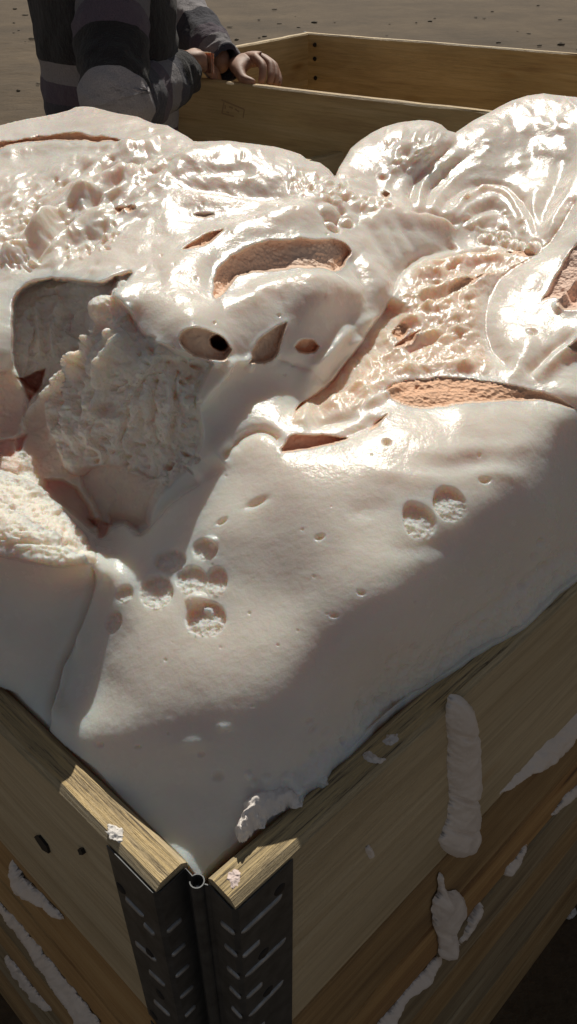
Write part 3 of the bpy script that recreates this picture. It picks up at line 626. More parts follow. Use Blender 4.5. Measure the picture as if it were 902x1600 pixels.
for (bt, dt_), (bl, dl_) in zip(offs_top, offs_low):
    nb = base.copy(); cdir = nb[:, :2] / (np.linalg.norm(nb[:, :2], axis=1)[:, None] + 1e-9)
    cdir = np.where(bd_r[:, None], np.array([[DR.x, DR.y]]), np.where(bd_l[:, None], np.array([[DL.x, DL.y]]), cdir))
    nb[:, :2] += np.where(bd_top[:, None], cdir * bt, 0); nb[:, 2] += np.where(bd_top, dt_, dl_)
    inw = np.where(bd_top, 0, bl)[:, None] * np.array([NR.x, NR.y])[None]; nb[:, :2] += inw
    new = np.arange(len(bv)) + cnt0; cnt0 += len(bv)
    a, b = be[:, 0], be[:, 1]; ia, ib = m_[a], m_[b]
    Fs.append(np.stack([prev[ib], prev[ia], new[ia], new[ib]], 1)); prev = new
    VV_l.append(nb); TT_l.append(TT[bv]); RW_l.append(RW[bv])
VV = np.vstack(VV_l); TT = np.vstack(TT_l); RW = np.concatenate(RW_l); F = np.vstack(Fs)
# vertex normals of the whole surface, kept where it is divided into its parts
fn = np.cross(VV[F[:, 2]] - VV[F[:, 0]], VV[F[:, 3]] - VV[F[:, 1]]); vn = np.zeros_like(VV)
for k in range(4): np.add.at(vn, F[:, k], fn)
vn /= np.linalg.norm(vn, axis=1)[:, None] + 1e-15
nF = len(fc); cu_, cv_ = fc[:, 0], fc[:, 1]; wj = ((cv_ - V0[0, 0]) / S).astype(int); wi = ((cu_ - U0[0, 0]) / S).astype(int)
fu, fv = UW[wj, wi], VW[wj, wi]
REG = np.zeros(len(F), int); TR = []
def region(pts, k): REG[:nF][inside(fu, fv, smooth_poly(pts, 1))] = k
region(BT[:-5] + [(-80,850),(-120,960),(0,1125),(68,1150),(84,1075),(98,1030),(118,985),(140,930),(152,880)], 2)
region(CR, 1)
for k, t in enumerate(TEARS):
    REG[:nF][inside(fu, fv, t)] = 3 + k
foam = empty('foam_mound', (0.05, 0.5, RIM - .02)); tag(foam, 'large glossy cream foam mound with salmon tears overflowing the wooden crate', 'foam')
finv = -np.array(foam.location)
LBL = {1: ('torn_face', 'matt porous torn hollow'), 2: ('cut_block', 'cut block with a bubbly raw top')}
for k in np.unique(REG):
    Fk = F[REG == k]
    if len(Fk) < 12: continue
    ids, inv2 = np.unique(Fk, return_inverse=True)
    nm = 'skin' if k == 0 else LBL[k][0] if k in LBL else 'tear'
    me = npmesh(nm, VV[ids] + finv, inv2.reshape(-1, 4))
    if k >= 3: TT[ids] = TT[ids] * np.array([1.0, .87, .76])  # warmer tint stands in for the subsurface glow the tears lack
    a = me.attributes.new('tint', 'FLOAT_COLOR', 'POINT'); a.data.foreach_set('color', np.hstack([TT[ids], np.ones((len(ids), 1))]).astype(np.float32).ravel())
    a = me.attributes.new('raw', 'FLOAT', 'POINT'); a.data.foreach_set('value', RW[ids].astype(np.float32))
    me.normals_split_custom_set_from_vertices(vn[ids].tolist())
    o = link(nm, me, MFOAM if k < 3 else MFOAM_THIN, foam)
    if k in LBL: o['label'] = LBL[k][1]
#@ENDFOAM

# ------------------------------------------------------------------ boards
def board_mesh(name, length, height, thick, seg=24, bow=0.0, bev=0.0034, seed=0, joint=0.0):
    """local X along the board, Y outward thickness, Z up; slightly uneven edges and eased arrises"""
    r = random.Random(seed); vs, fs = [], []
    prof = [(-thick + bev, 0), (-bev, 0), (0, bev), (0, height - bev), (-bev, height), (-thick + bev, height), (-thick, height - bev), (-thick, bev)]
    for i in range(seg + 1):
        x = length * i / seg; o = bow * math.sin(math.pi * i / seg); dz = r.uniform(-.0006, .0006)
        for (y, z) in prof: vs.append((x, y + o + r.uniform(-.0002, .0002), z + (dz if z > height / 2 else -dz * .5)))
    n = len(prof)
    for i in range(seg):
        for k in range(n):
            a = i * n + k; b = i * n + (k + 1) % n; fs.append((a, a + n, b + n, b))
    fs.append(tuple(range(n))); fs.append(tuple(seg * n + k for k in range(n))[::-1])
    return mesh_from(name, vs, fs)
def put_board(name, parent, p0, d, outward, z0, h, length, mat, seed, bow=0, y0=0.0):
    """frame: local X = d, local Y = outward"""
    z0 += .0055; me = board_mesh(name, length, h - .0055, TH, 24, bow, seed=seed)
    X_, Y_ = d, outward
    flip = X_.cross(Y_).z < 0
    M = Matrix(((X_.x, Y_.x, 0, p0.x + Y_.x * y0), (X_.y, Y_.y, 0, p0.y + Y_.y * y0), (0, 0, 1, z0), (0, 0, 0, 1)))
    if flip:
        for f in me.polygons: f.flip()
    if parent: M = parent.matrix_world.inverted() @ M if False else Matrix.Translation(-Vector(parent.location)) @ M
    o = link(name, me, mat, parent); o.matrix_local = M
    return o
CH = 0.218; LLEN, RLEN = 0.93, 1.2
mats = [(MW_PALE, MW_PALE), (MW_ORANGE, MW_BROWN), (MW_BROWN, MW_GREY), (MW_GREY, MW_GREY), (MW_BROWN, MW_BROWN)]
names = ['topmost collar of the near foam crate, its sawn top edge partly sunlit', 'second collar from the top of the near foam crate, orange planks', 'third collar from the top of the near foam crate, brown planks', 'fourth collar from the top of the near foam crate', 'lowest collar of the near foam crate standing on the ground']
for ci in range(5):
    ztop = RIM - ci * CH; z0 = ztop - CH
    if ci == 4: z0 = 0.03
    hgt = ztop - z0
    root = empty('wooden_collar', (OL.x, OL.y, z0)); tag(root, names[ci], 'pallet collar', 'collars stacked into the near foam crate')
    off = [0, -.002, -.001, -.003, -.001][ci]
    splits = [[1.0], [.42, .58], [.5, .5], [.55, .45], [.5, .5]][ci]
    z = z0
    for si, fr in enumerate(splits):
        hh = hgt * fr; mt = mats[ci][min(si, 1)] if ci != 1 else (MW_ORANGE if si == 0 else MW_ORANGE)
        put_board('board', root, OL, DL, NL, z, hh, LLEN, mt, 10 + ci * 7 + si, .002, off)
        put_board('board', root, OR_, DR, NR, z, hh, RLEN, mats[ci][0] if si == 0 else mats[ci][1], 40 + ci * 7 + si, .003 if ci == 0 else .003, off)
        pf_ = OL + DL * (LLEN - .0); pr_ = OR_ + DR * (RLEN - .0)
        put_board('board', root, pf_ + NL * -TH * 1.5, DR, DL, z, hh, RLEN, mt, 70 + ci * 7 + si, 0, off)
        put_board('board', root, pr_ + NR * -TH * 1.5, DL, DR, z, hh, LLEN - .03, mt, 90 + ci * 7 + si, 0, off)
        z += hh

# ------------------------------------------------------------------ ground
def ground():
    xs = np.concatenate([np.linspace(-60, -6, 28)[:-1], np.linspace(-6, 6, 160), np.linspace(6, 60, 28)[1:]])
    ys = np.concatenate([np.linspace(-8, 0, 12)[:-1], np.linspace(0, 14, 190), np.linspace(14, 140, 50)[1:]])
    Xg, Yg = np.meshgrid(xs, ys); Pg = np.stack([Xg.ravel(), Yg.ravel(), np.zeros(Xg.size)], 1)
    zz = fbm(Pg * np.array([1.1, 1.1, 1]), 4) * .022 + fbm(Pg * 5, 3) * .008
    near = np.exp(-((Pg[:, 0] / 2) ** 2 + ((Pg[:, 1] - 1.5) / 2.5) ** 2)); Pg[:, 2] = (zz - .02) * (1 - near) - .004
    i = np.arange(len(Pg)).reshape(Xg.shape)
    Fg = np.stack([i[:-1, :-1], i[:-1, 1:], i[1:, 1:], i[1:, :-1]], -1).reshape(-1, 4)
    m, n, b = new_mat('dry_dirt'); co = coords(n)
    a1 = noise(n, co, 0.55, 6, 0.65); a2 = noise(n, coords(n, (1, 2.2, 1)), 5, 6, 0.7); a3 = noise(n, co, 60, 4, 0.6)
    c = ramp(n, [(0.3, (0.082, 0.055, 0.028)), (0.5, (0.128, 0.088, 0.048)), (0.7, (0.175, 0.125, 0.07))], a1).outputs[0]
    c = mixc(n, .6, c, ramp(n, [(0.35, (0.6, 0.58, 0.55)), (0.6, (1.05, 1.03, 1.0))], a2).outputs[0], 'MULTIPLY')
    c = mixc(n, .4, c, ramp(n, [(0.35, (0.5, 0.5, 0.5)), (0.65, (1.1, 1.1, 1.1))], a3).outputs[0], 'MULTIPLY')
    n.links.new(c, b.inputs['Base Color']); b.inputs['Roughness'].default_value = .95
    n.links.new(bump(n, a3, .5, .01, bump(n, a2, .6, .03)), b.inputs['Normal'])
    tag(link('ground', npmesh('ground', Pg, Fg), m), kind='structure')
ground()
def pebbles(n_p=260):
    vs, fs = [], []; r = random.Random(5)
    ico = [(0,0,1),(.89,0,.45),(.28,.85,.45),(-.72,.53,.45),(-.72,-.53,.45),(.28,-.85,.45),(.72,.53,-.2),(-.28,.85,-.2),(-.89,0,-.2),(-.28,-.85,-.2),(.72,-.53,-.2)]
    fc = [(0,1,2),(0,2,3),(0,3,4),(0,4,5),(0,5,1),(1,6,2),(2,6,7),(2,7,3),(3,7,8),(3,8,4),(4,8,9),(4,9,5),(5,9,10),(5,10,1),(1,10,6)]
    for _ in range(n_p):
        y = 3.2 + 16 * r.random() ** 1.4; x = r.uniform(-1, 1) * (y * .55 + .5); s_ = r.uniform(.008, .03) * (1 + y * .05); o = len(vs); sx_, sy_, sz_ = s_ * r.uniform(.7, 1.5), s_ * r.uniform(.7, 1.3), s_ * r.uniform(.3, .7)
        for p in ico: vs.append((x + p[0] * sx_ * r.uniform(.8, 1.2), y + p[1] * sy_ * r.uniform(.8, 1.2), p[2] * sz_ - .012))
        fs += [tuple(i + o for i in f) for f in fc]
    tag(link('pebbles', mesh_from('pebbles', vs, fs), simple('pebble', (.11, .085, .055), .9, 0, 9, .5)), 'small stones and clods scattered over the dry dirt ground', 'pebbles', kind='stuff')
pebbles()
#@PART2

# ------------------------------------------------------------------ corner hinges of the near crate
V3 = Vector
def hit(u, v, p0, n):
    r = ray(u, v); o = V3((0, 0, ZC)); return o + r * ((p0 - o).dot(n) / r.dot(n))
def prism(path, z0, z1, t, cap=True):
    """a bent sheet standing upright: path is a list of plan points, t the sheet thickness"""
    n = len(path); L_, R_ = [], []
    for i in range(n):
        a = path[max(i - 1, 0)]; b = path[min(i + 1, n - 1)]; d = (b - a).normalized(); q = V3((d.y, -d.x, 0))
        L_.append(path[i] + q * t / 2); R_.append(path[i] - q * t / 2)
    vs, fs = [], []
    for z in (z0, z1):
        for p in L_: vs.append((p.x, p.y, z))
        for p in R_: vs.append((p.x, p.y, z))
    o = 2 * n
    for i in range(n - 1):
        fs += [(i, i + 1, o + i + 1, o + i), (n + i + 1, n + i, o + n + i, o + n + i + 1), (o + i, o + i + 1, o + n + i + 1, o + n + i), (i + 1, i, n + i, n + i + 1)]
    fs += [(0, o, o + n, n), (n - 1, 2 * n - 1, o + 2 * n - 1, o + n - 1)]
    return vs, fs
def arc(c, r, a0, a1, k):
    return [c + V3((math.cos(a0 + (a1 - a0) * i / k) * r, math.sin(a0 + (a1 - a0) * i / k) * r, 0)) for i in range(k + 1)]
def rib_mesh(p, q, n, wd, h):
    d = q - p; l = d.length; d.normalize(); s = n.cross(d).normalized(); vs, fs = [], []
    prof = [(-1, 0), (-.75, .7), (-.3, 1), (.3, 1), (.75, .7), (1, 0)]
    sts = [(0, .1), (.06, .75), (.14, 1), (.86, 1), (.94, .75), (1, .1)]
    for t, k in sts:
        for (a, b) in prof: vs.append(p + d * l * t + s * a * wd * (.4 + .6 * k) + n * (b * h * k))
    m = len(prof)
    for i in range(len(sts) - 1):
        for k in range(m - 1): fs.append((i*m+k, i*m+k+1, (i+1)*m+k+1, (i+1)*m+k))
    return mesh_from('rib', vs, fs)
def disc_mesh(p, n, r, h, k=14):
    x = n.orthogonal().normalized(); y = n.cross(x); vs = []
    for rr_, hh in ((1, 0), (.92, .6), (.6, 1)): vs += [p + (x * math.cos(2*math.pi*i/k) + y * math.sin(2*math.pi*i/k)) * r * rr_ + n * h * hh for i in range(k)]
    fs = [tuple(range(2*k, 3*k))]
    for a in (0, 1): fs += [(a*k+i, a*k+(i+1) % k, (a+1)*k+(i+1) % k, (a+1)*k+i) for i in range(k)]
    return mesh_from('rivet', vs, fs)
HB = at(307, 1369, RIM); HB.z = 0
def end_frame(O, D, Nn_): return O, D, Nn_
off = .0012; ts = .0006
inL, inR = OL - NL * TH, OR_ - NR * TH
def plate_path(O, D, Nn_, wide):
    p = []
    p.append(O + D * wide + Nn_ * off); p.append(O + D * .004 + Nn_ * off)
    p += [O + D * .0012 + Nn_ * (off * .9), O - D * (off * .9) - Nn_ * .0012]
    p.append(O - D * off - Nn_ * .006); p.append(O - D * off - Nn_ * (TH - .002))
    return [V3((q.x, q.y, 0)) for q in p]
hinge_roots = []
RIB_R = [((585,330),(750,175)),((590,425),(660,360)),((600,505),(765,350)),((605,590),(670,530)),((615,665),(755,520)),((620,745),(680,690))]
RIB_RE = [((505,285),(560,330)),((520,375),(570,420)),((530,465),(580,510)),((540,545),(585,590)),((548,625),(590,670))]
RIB_LE = [((285,325),(345,270)),((305,420),(360,370)),((320,505),(375,455)),((338,590),(392,540)),((358,665),(400,620))]
RIB_LO = [((120,185),(195,262)),((160,365),(245,440)),((195,290),(238,335)),((215,480),(280,540)),((235,600),(300,660))]
z2 = lambda p: (150 + p[0] / 2.577, 1330 + p[1] / 2.577)
for ci in range(5):
    dz = -ci * CH; z1 = RIM + dz - .0055; z0 = z1 - CH + .012
    root = empty('corner_hinge', (HB.x, HB.y, z0))
    tag(root, ['galvanised steel hinge with ribbed leaves on the topmost collar corner', 'ribbed steel hinge on the second collar corner below the top one', 'ribbed steel hinge on the third collar corner from the top', 'ribbed steel hinge on the fourth collar corner from the top', 'ribbed steel hinge on the lowest collar corner near the ground'][ci], 'hinge', 'steel hinges down the near crate corner')
    inv = -V3(root.location)
    def part(name, vs, fs, mat, smooth=False):
        return link(name, mesh_from(name, [V3(v) + inv for v in vs], fs), mat, root, smooth=smooth)
    for O, D, Nn_, wide in ((OL, DL, NL, .038), (OR_, DR, NR, .038)):
        pth = plate_path(O, D, Nn_, wide)
        toward = HB - pth[-1]; toward.z = 0
        pth.append(HB - toward.normalized() * .0036)
        if O is OL:
            a0 = math.atan2(-toward.y, -toward.x); pth = pth[:-1] + arc(HB, .0036, a0, a0 - 5.4, 16)
        else: pth = pth[:-1] + [pth[-1] - toward.normalized() * .0002]
        vs, fs = prism(pth, z0, z1 + (.001 if O is OL else .0), ts)
        part('hinge_leaf', vs, fs, MSTEEL)
    vs = []; k = 12
    for z in (z0 + .004, z1 - .004): vs += [HB + V3((math.cos(2*math.pi*i/k) * .0018, math.sin(2*math.pi*i/k) * .0018, z)) for i in range(k)]
    part('hinge_pin', vs, [(i, (i+1) % k, k+(i+1) % k, k+i) for i in range(k)] + [tuple(range(k, 2*k))], MPIN, True)
    rl = off + ts / 2
    for lst, O, n in ((RIB_R, OR_ + NR * rl, NR), (RIB_RE, OR_ - DR * rl, -DR), (RIB_LE, OL - DL * rl, -DL), (RIB_LO, OL + NL * rl, NL)):
        for a, b in lst:
            p, q = hit(*z2(a), O, n), hit(*z2(b), O, n)
            if min(p.z, q.z) < RIM - CH + .012: continue
            me_ = rib_mesh(p + V3((0, 0, dz)) + inv, q + V3((0, 0, dz)) + inv, n, .0020, .0013); link('rib', me_, MRIB, root, smooth=True)
    for pts, O, n in ((((737,150),(672,408),(690,560)), OR_ + NR * (rl - .0006), NR), (((105,145),(222,408),(262,572),(236,655)), OL + NL * (rl - .0006), NL)):
        for a in pts:
            p = hit(*z2(a), O, n)
            if p.z < RIM - CH + .012: continue
            link('rivet', disc_mesh(p + V3((0, 0, dz)) + inv, n, .0042, .0016), MHOLE, root, smooth=True)

# ------------------------------------------------------------------ foam squeezed out of seams and over the boards
def ooze(pts, p0, n, thick, name, label, cat, group=None, rag=2.0, step=1.5, rz=0.0, col=(.80,.735,.68), rough=0.2, raw=.15, amp=.0012, freq=90, tpow=1.0, creases=()):
    """a swollen patch with a traced outline lying on a wall plane, with its own thickness"""
    pts = smooth_poly(pts, 1); a, b = pts.min(0) - 4, pts.max(0) + 4
    X_, Y_ = np.meshgrid(np.arange(a[0], b[0], step), np.arange(a[1], b[1], step))
    wq = np.stack([X_.ravel() / 14, Y_.ravel() / 14, np.full(X_.size, pts[0, 0])], 1)
    d = sdf(X_ + fbm(wq, 3).reshape(X_.shape) * rag, Y_ + fbm(wq + 31, 3).reshape(X_.shape) * rag, pts); gy_, gx_ = np.gradient(d, step); nb = np.abs(d) < step * 1.1
    X_ = np.where(nb, X_ - d * gx_, X_); Y_ = np.where(nb, Y_ - d * gy_, Y_); kp = d > -step * 1.1; d = np.maximum(np.where(nb & (d < step * .5), 0, d), 0)
    idx_ = -np.ones(X_.shape, int); idx_[kp] = np.arange(kp.sum())
    q_ = np.stack([idx_[:-1, :-1], idx_[1:, :-1], idx_[1:, 1:], idx_[:-1, 1:]], -1).reshape(-1, 4); q_ = q_[(q_ >= 0).all(1)]
    x = (X_[kp] - 451) / FPX; y = (Y_[kp] - 800) / FPX; r = np.stack([x, CT - y * ST, -ST - y * CT], 1); nn = np.array(n)
    o = np.array([0, 0, ZC]); t = ((np.array(p0) - o) @ nn) / (r @ nn); P = o + r * t[:, None]
    dk = d[kp]; R_ = max(dk.max(), 1); h = thick * (1 - (1 - np.clip(dk / R_, 0, 1)) ** 2) ** tpow
    for (cx, cy, wdt, dep) in creases: h *= 1 - dep * np.exp(-((Y_[kp] - cy - (X_[kp] - cx) * .05) / wdt) ** 2)
    ns = fbm(P * freq, 3); h = h * (1 + .35 * fbm(P * freq * .4 + 5, 2)) + ns * amp * np.clip(dk / 4, 0, 1)
    P = P + nn * (h[:, None] + .0003)
    c = V3(P.mean(0)); Pl = P - np.array(c)
    me_ = npmesh(name, Pl, q_[:, ::-1])
    at2 = me_.attributes.new('tint', 'FLOAT_COLOR', 'POINT'); at2.data.foreach_set('color', np.hstack([np.tile(col, (len(P), 1)), np.ones((len(P), 1))]).astype(np.float32).ravel())
    at3 = me_.attributes.new('raw', 'FLOAT', 'POINT'); at3.data.foreach_set('value', np.full(len(P), raw, np.float32))
    o_ = link(name, me_, MFOAM_THIN, None, c); tag(o_, label, cat, group); return o_
PR, PL_ = OR_ + NR * .0005, OL + NL * .0005
PRS, PLS = OR_ - NR * .0010, OL - NL * .0008
G1 = 'foam squeezed out of the crate seams'
ooze([(697,1092),(703,1084),(715,1084),(728,1095),(738,1118),(743,1150),(745,1185),(746,1215),(743,1238),(748,1262),(747,1290),(742,1310),(730,1328),(712,1335),(697,1332),(683,1318),(688,1300),(697,1275),(700,1250),(698,1215),(696,1180),(699,1150),(695,1125)], PR, NR, .012, 'foam_drip', 'long lumpy vertical foam drip on the right outer wall below the rim', 'foam drip', None, tpow=.6, amp=.0012, freq=45, creases=((720,1240,3,.5),(715,1140,4,.3),(720,1290,3,.35)))
ooze([(684,1363),(688,1363),(690,1380),(695,1390),(705,1392),(716,1390),(722,1402),(724,1420),(718,1440),(710,1455),(713,1475),(709,1490),(698,1500),(685,1492),(684,1470),(682,1455),(676,1448),(674,1420),(676,1402),(684,1390)], PR, NR, .012, 'foam_drip', 'shorter foam drip under the long drip, with a thin spike on top', 'foam drip', None, tpow=.6, amp=.0012, freq=45, creases=((697,1455,4,.4),))
ooze([(970,1040),(930,1080),(902,1103),(880,1125),(862,1145),(840,1160),(815,1190),(790,1215),(763,1250),(780,1238),(810,1215),(840,1200),(870,1182),(885,1165),(897,1143),(930,1120),(975,1090)], PRS, NR, 0.0115, 'foam_ooze', 'wide tongue of foam swelling from the top seam at the right edge', 'foam', G1)
ooze([(583,1605),(610,1575),(640,1540),(665,1510),(684,1490),(690,1498),(672,1525),(655,1545),(640,1552),(622,1575),(612,1600),(600,1640),(560,1640)], PRS, NR, 0.0105, 'foam_ooze', 'pale foam strip in the seam below the shorter drip, at the bottom edge', 'foam', G1)
ooze([(706,1486),(722,1455),(738,1420),(752,1402),(747,1420),(735,1447),(716,1472)], PRS, NR, 0.0085, 'foam_ooze', 'thin pointed foam sliver right beside the shorter drip', 'foam', G1)
ooze([(784,1366),(790,1350),(806,1338),(815,1322),(823,1313),(818,1332),(808,1352),(795,1366)], PRS, NR, 0.0075, 'foam_ooze', 'small pointed foam sliver in the second seam, halfway to the right edge', 'foam', G1)
ooze([(856,1274),(868,1260),(880,1238),(900,1226),(932,1198),(936,1214),(900,1238),(885,1252),(870,1268)], PRS, NR, 0.0075, 'foam_ooze', 'thin jagged foam strip in the second seam at the right edge', 'foam', G1)
ooze([(786,1588),(792,1575),(804,1562),(800,1576)], PRS, NR, 0.0065, 'foam_ooze', 'tiny foam fleck low on the dark bottom collar, nearest the bottom edge', 'foam', G1, step=1.5)
ooze([(806,1560),(812,1548),(818,1545),(812,1560)], PRS, NR, 0.0065, 'foam_ooze', 'tiny foam fleck on the bottom collar just above the lowest fleck', 'foam', G1, step=1.5)
ooze([(884,1438),(888,1426),(900,1416),(893,1432)], PRS, NR, 0.0065, 'foam_ooze', 'tiny foam fleck on the dark bottom collar at the right edge', 'foam', G1, step=1.5)
ooze([(18,1338),(27,1352),(45,1375),(65,1394),(85,1415),(105,1438),(90,1432),(70,1413),(52,1407),(35,1394),(22,1372)], PLS, NL, 0.0085, 'foam_ooze', 'foam bulge hanging from the top seam of the left wall', 'foam', G1)
ooze([(-40,1370),(0,1408),(30,1440),(60,1476),(90,1513),(115,1545),(140,1572),(165,1605),(125,1605),(108,1570),(80,1535),(58,1500),(30,1460),(0,1420),(-40,1380)], PLS, NL, 0.0085, 'foam_ooze', 'long pale foam strip along the middle seam of the left wall', 'foam', G1)
ooze([(6,1488),(25,1505),(45,1530),(65,1555),(88,1580),(70,1576),(53,1560),(35,1537),(15,1510)], PLS, NL, 0.0065, 'foam_ooze', 'short foam strip along the lowest visible seam of the left wall', 'foam', G1)
ooze([(366,1306),(374,1280),(384,1260),(400,1240),(422,1222),(440,1208),(455,1216),(468,1236),(473,1266),(458,1262),(444,1264),(420,1282),(395,1304),(376,1322)], V3((0, 0, RIM + .002)), V3((0, 0, 1)), .013, 'foam_flake', 'rough torn foam flake curling over the right rim near the hinge', 'foam flake', None, rag=5, tpow=.8, amp=.0035, freq=90, raw=.5, col=(.93, .87, .82))
ZT = V3((0, 0, 1)); PT = V3((0, 0, RIM - .0005)); G2 = 'crumbs of foam stuck on the rim'
ooze([(164,1292),(180,1287),(190,1298),(194,1312),(184,1317),(172,1310)], PT, ZT, .0009, 'foam_crumb', 'white crumb of foam on the sunlit left rim board', 'foam crumb', G2, step=1.0, raw=.8, amp=.0006, freq=420, rag=6.0, col=(.85,.82,.78), tpow=1.0)
ooze([(356,1360),(370,1356),(380,1368),(375,1384),(366,1394),(358,1378)], PT, ZT, .0008, 'foam_crumb', 'crumb of foam on the sunlit tip of the right rim board', 'foam crumb', G2, step=1.0, raw=.8, amp=.0006, freq=420, rag=6.0, col=(.80,.66,.62))
ooze([(566,1182),(574,1172),(584,1176),(592,1184),(604,1186),(598,1194),(584,1196),(572,1190)], PT, ZT, .0016, 'foam_crumb', 'ragged pale foam scrap on the right rim between drip and chunk', 'foam crumb', G2, step=1.0, raw=.8, amp=.003, freq=200)
ooze([(590,1158),(602,1150),(618,1146),(628,1150),(622,1162),(606,1168)], PT, ZT, .0016, 'foam_crumb', 'foam scrap on the right rim just above the ragged scrap', 'foam crumb', G2, step=1.0, raw=.8, amp=.003, freq=200)
ooze([(570,1326),(574,1318),(580,1322),(582,1334),(577,1344)], PR, NR, .003, 'foam_crumb', 'tiny foam speck with a dark nail on the right outer board', 'foam crumb', G2, step=1.0, raw=.6)

for (pts, O_, n_2, loc_) in ((((53,1308),(60,1307),(72,1322),(76,1334),(66,1328)), OL, NL, 'left'), (((121,1328),(126,1328),(130,1336),(124,1336)), OL, NL, 'l2')):
    P_ = [hit(u, v, O_ + n_2 * .0026, n_2) for u, v in pts]; top = bpy.data.objects['wooden_collar']; Pi = [p - V3(top.location) for p in P_]
    link('gouge', mesh_from('gouge', Pi + [p - n_2 * .002 for p in Pi], [tuple(range(len(Pi)))] + [(i, (i+1) % len(Pi), len(Pi) + (i+1) % len(Pi), len(Pi) + i) for i in range(len(Pi))]), MHOLE, top)
# ------------------------------------------------------------------ the empty box behind
FR = 1.22; FC = V3((.052, 2.705, 0)); FD = V3((.84, -.543, 0)).normalized(); FE = V3((-FD.y, FD.x, 0)) * -1   # FE points from the far wall towards the camera
FW = .82; FNL = FC + FE * FW
def mark_rivets(root, p0, n, pts):
    for (du, dv) in pts:
        pass
for ci in range(6):
    z1 = FR - ci * CH; z0 = max(z1 - CH, .02)
    root = empty('wooden_collar', (FNL.x, FNL.y, z0))
    tag(root, ['topmost plank collar of the empty box behind the foam, its upper edges sunlit', 'second collar from the top of the empty box behind', 'third collar from the top of the empty box behind', 'fourth collar from the top of the empty box behind', 'fifth collar from the top of the empty box behind', 'lowest collar of the empty box behind, on the ground'][ci], 'pallet collar', 'collars stacked into the empty box behind')
    h = z1 - z0
    put_board('board', root, FNL + FD * .004, FD, FE, z0, h, 1.2, MW_FAR, 200 + ci, 0)
    put_board('board', root, FC + FD * .004, FD, -FE, z0, h, 1.2, MW_FAR, 220 + ci, 0)
    put_board('board', root, FC + FE * .003, FE, -FD, z0, h, FW - .006, MW_FAR, 240 + ci, 0)
    put_board('board', root, FC + FD * 1.2 + FE * .003 , FE, FD, z0, h, FW - .006, MW_FAR, 260 + ci, 0, .021)
    inv = -V3(root.location)
    if ci == 0:
        # hinge strip in the far left corner and its bolt heads
        c = FC + FE * (TH + .003) + FD * (.003); pth = [c - FD * .004 + FE * .010, c + V3((0, 0, 0)), c + FD * .010]
        # inner corner pin
        k = 10; vs = []; pc = FC + FE * .004 + FD * -.002
        for z in (z0 + .004, z1 + .001): vs += [pc + V3((math.cos(2*math.pi*i/k) * .006, math.sin(2*math.pi*i/k) * .006, z)) + inv for i in range(k)]
        link('hinge_pin', mesh_from('hinge_pin', vs, [(i, (i+1) % k, k+(i+1) % k, k+i) for i in range(k)] + [tuple(range(k, 2*k))]), MSTEEL, root, smooth=True)
        pin_in = FC + FE * (TH + .004)
        for (u, v) in ((492, 70), (492, 92), (493, 122)):
            p = hit(u, v, pin_in, FE); link('bolt_head', disc_mesh(p + inv, FE, .006, .003), MHOLE, root, smooth=True)
        pl = FC + FE * .003 + FD * (TH + .003)
        pl = FC + FD * .001
        for (u, v) in ((475, 72), (475, 92), (476, 125)):
            p = hit(u, v, pl, FD); link('bolt_head', disc_mesh(p + inv, FD, .006, .003), MHOLE, root, smooth=True)
        # stamped mark on the near board
        vs, fs = [], []
        pn = FNL + FE * .0008
        def stroke(a, b, wd=.0016):
            p, q = hit(*a, pn, FE), hit(*b, pn, FE); d = (q - p).normalized(); s_ = FE.cross(d) * wd; i = len(vs)
            vs.extend([p + s_ + inv, q + s_ + inv, q - s_ + inv, p - s_ + inv]); fs.append((i, i + 1, i + 2, i + 3))
        for a, b in (((346,156),(382,171)),((382,171),(380,184)),((350,160),(347,177)),((347,177),(366,182)),((358,167),(364,169)),((367,170),(374,175)),((354,175),(358,176)),((352,164),(352,170))): stroke(a, b)
        link('stamp', mesh_from('stamp', vs, fs), simple('stamp_ink', (.33, .23, .13), .8), root)

# ------------------------------------------------------------------ person leaning on the box
def PX(u, v, zc):
    r = ray(u, v); return V3((r.x * zc, r.y * zc, ZC + r.z * zc))
def loft(rings, name, mat, parent, seg=28, attr=None, wr=0.0, wf=30, seed=0, caps=True):
    """rings: (centre, axis_a, axis_b, ra, rb, band)"""
    vs, at1 = [], []
    C_ = [r[0] for r in rings]
    for (c, a, b, ra, rb, bd) in rings:
        for i in range(seg):
            t = 2 * math.pi * i / seg; vs.append(c + a * (math.cos(t) * ra) + b * (math.sin(t) * rb)); at1.append(bd)
    P = np.array([tuple(v) for v in vs]); n = len(rings)
    if wr:
        ctr = np.repeat(np.array([tuple(c) for c in C_]), seg, 0); dr = P - ctr; dr /= np.linalg.norm(dr, axis=1)[:, None] + 1e-9
        bd = np.array(at1); w1 = 1 - np.abs(perlin(np.stack([bd * wf, (dr[:, 0] + dr[:, 1]) * 1.1 + seed, dr[:, 2] * 1.3], 1))) * 2
        P = P + dr * (w1[:, None] * wr) + dr * (perlin(P * 22 + seed)[:, None] * wr * 1.2)
    fs = [(i * seg + k, i * seg + (k + 1) % seg, (i + 1) * seg + (k + 1) % seg, (i + 1) * seg + k) for i in range(n - 1) for k in range(seg)]
    return P, fs, at1
def spline(pts, k):
    """pts: list of tuples (Vector, *scalars) -> Catmull-Rom samples"""
    out = []; n = len(pts)
    A_ = np.array([[*p[0], *p[1:]] for p in pts], float)
    for i in range(n - 1):
        p0, p1, p2, p3 = A_[max(i-1, 0)], A_[i], A_[i+1], A_[min(i+2, n-1)]
        for j in range(k):
            t = j / k; out.append(.5 * ((2*p1) + (-p0+p2)*t + (2*p0-5*p1+4*p2-p3)*t*t + (-p0+3*p1-3*p2+p3)*t**3))
    out.append(A_[-1]); return np.array(out)
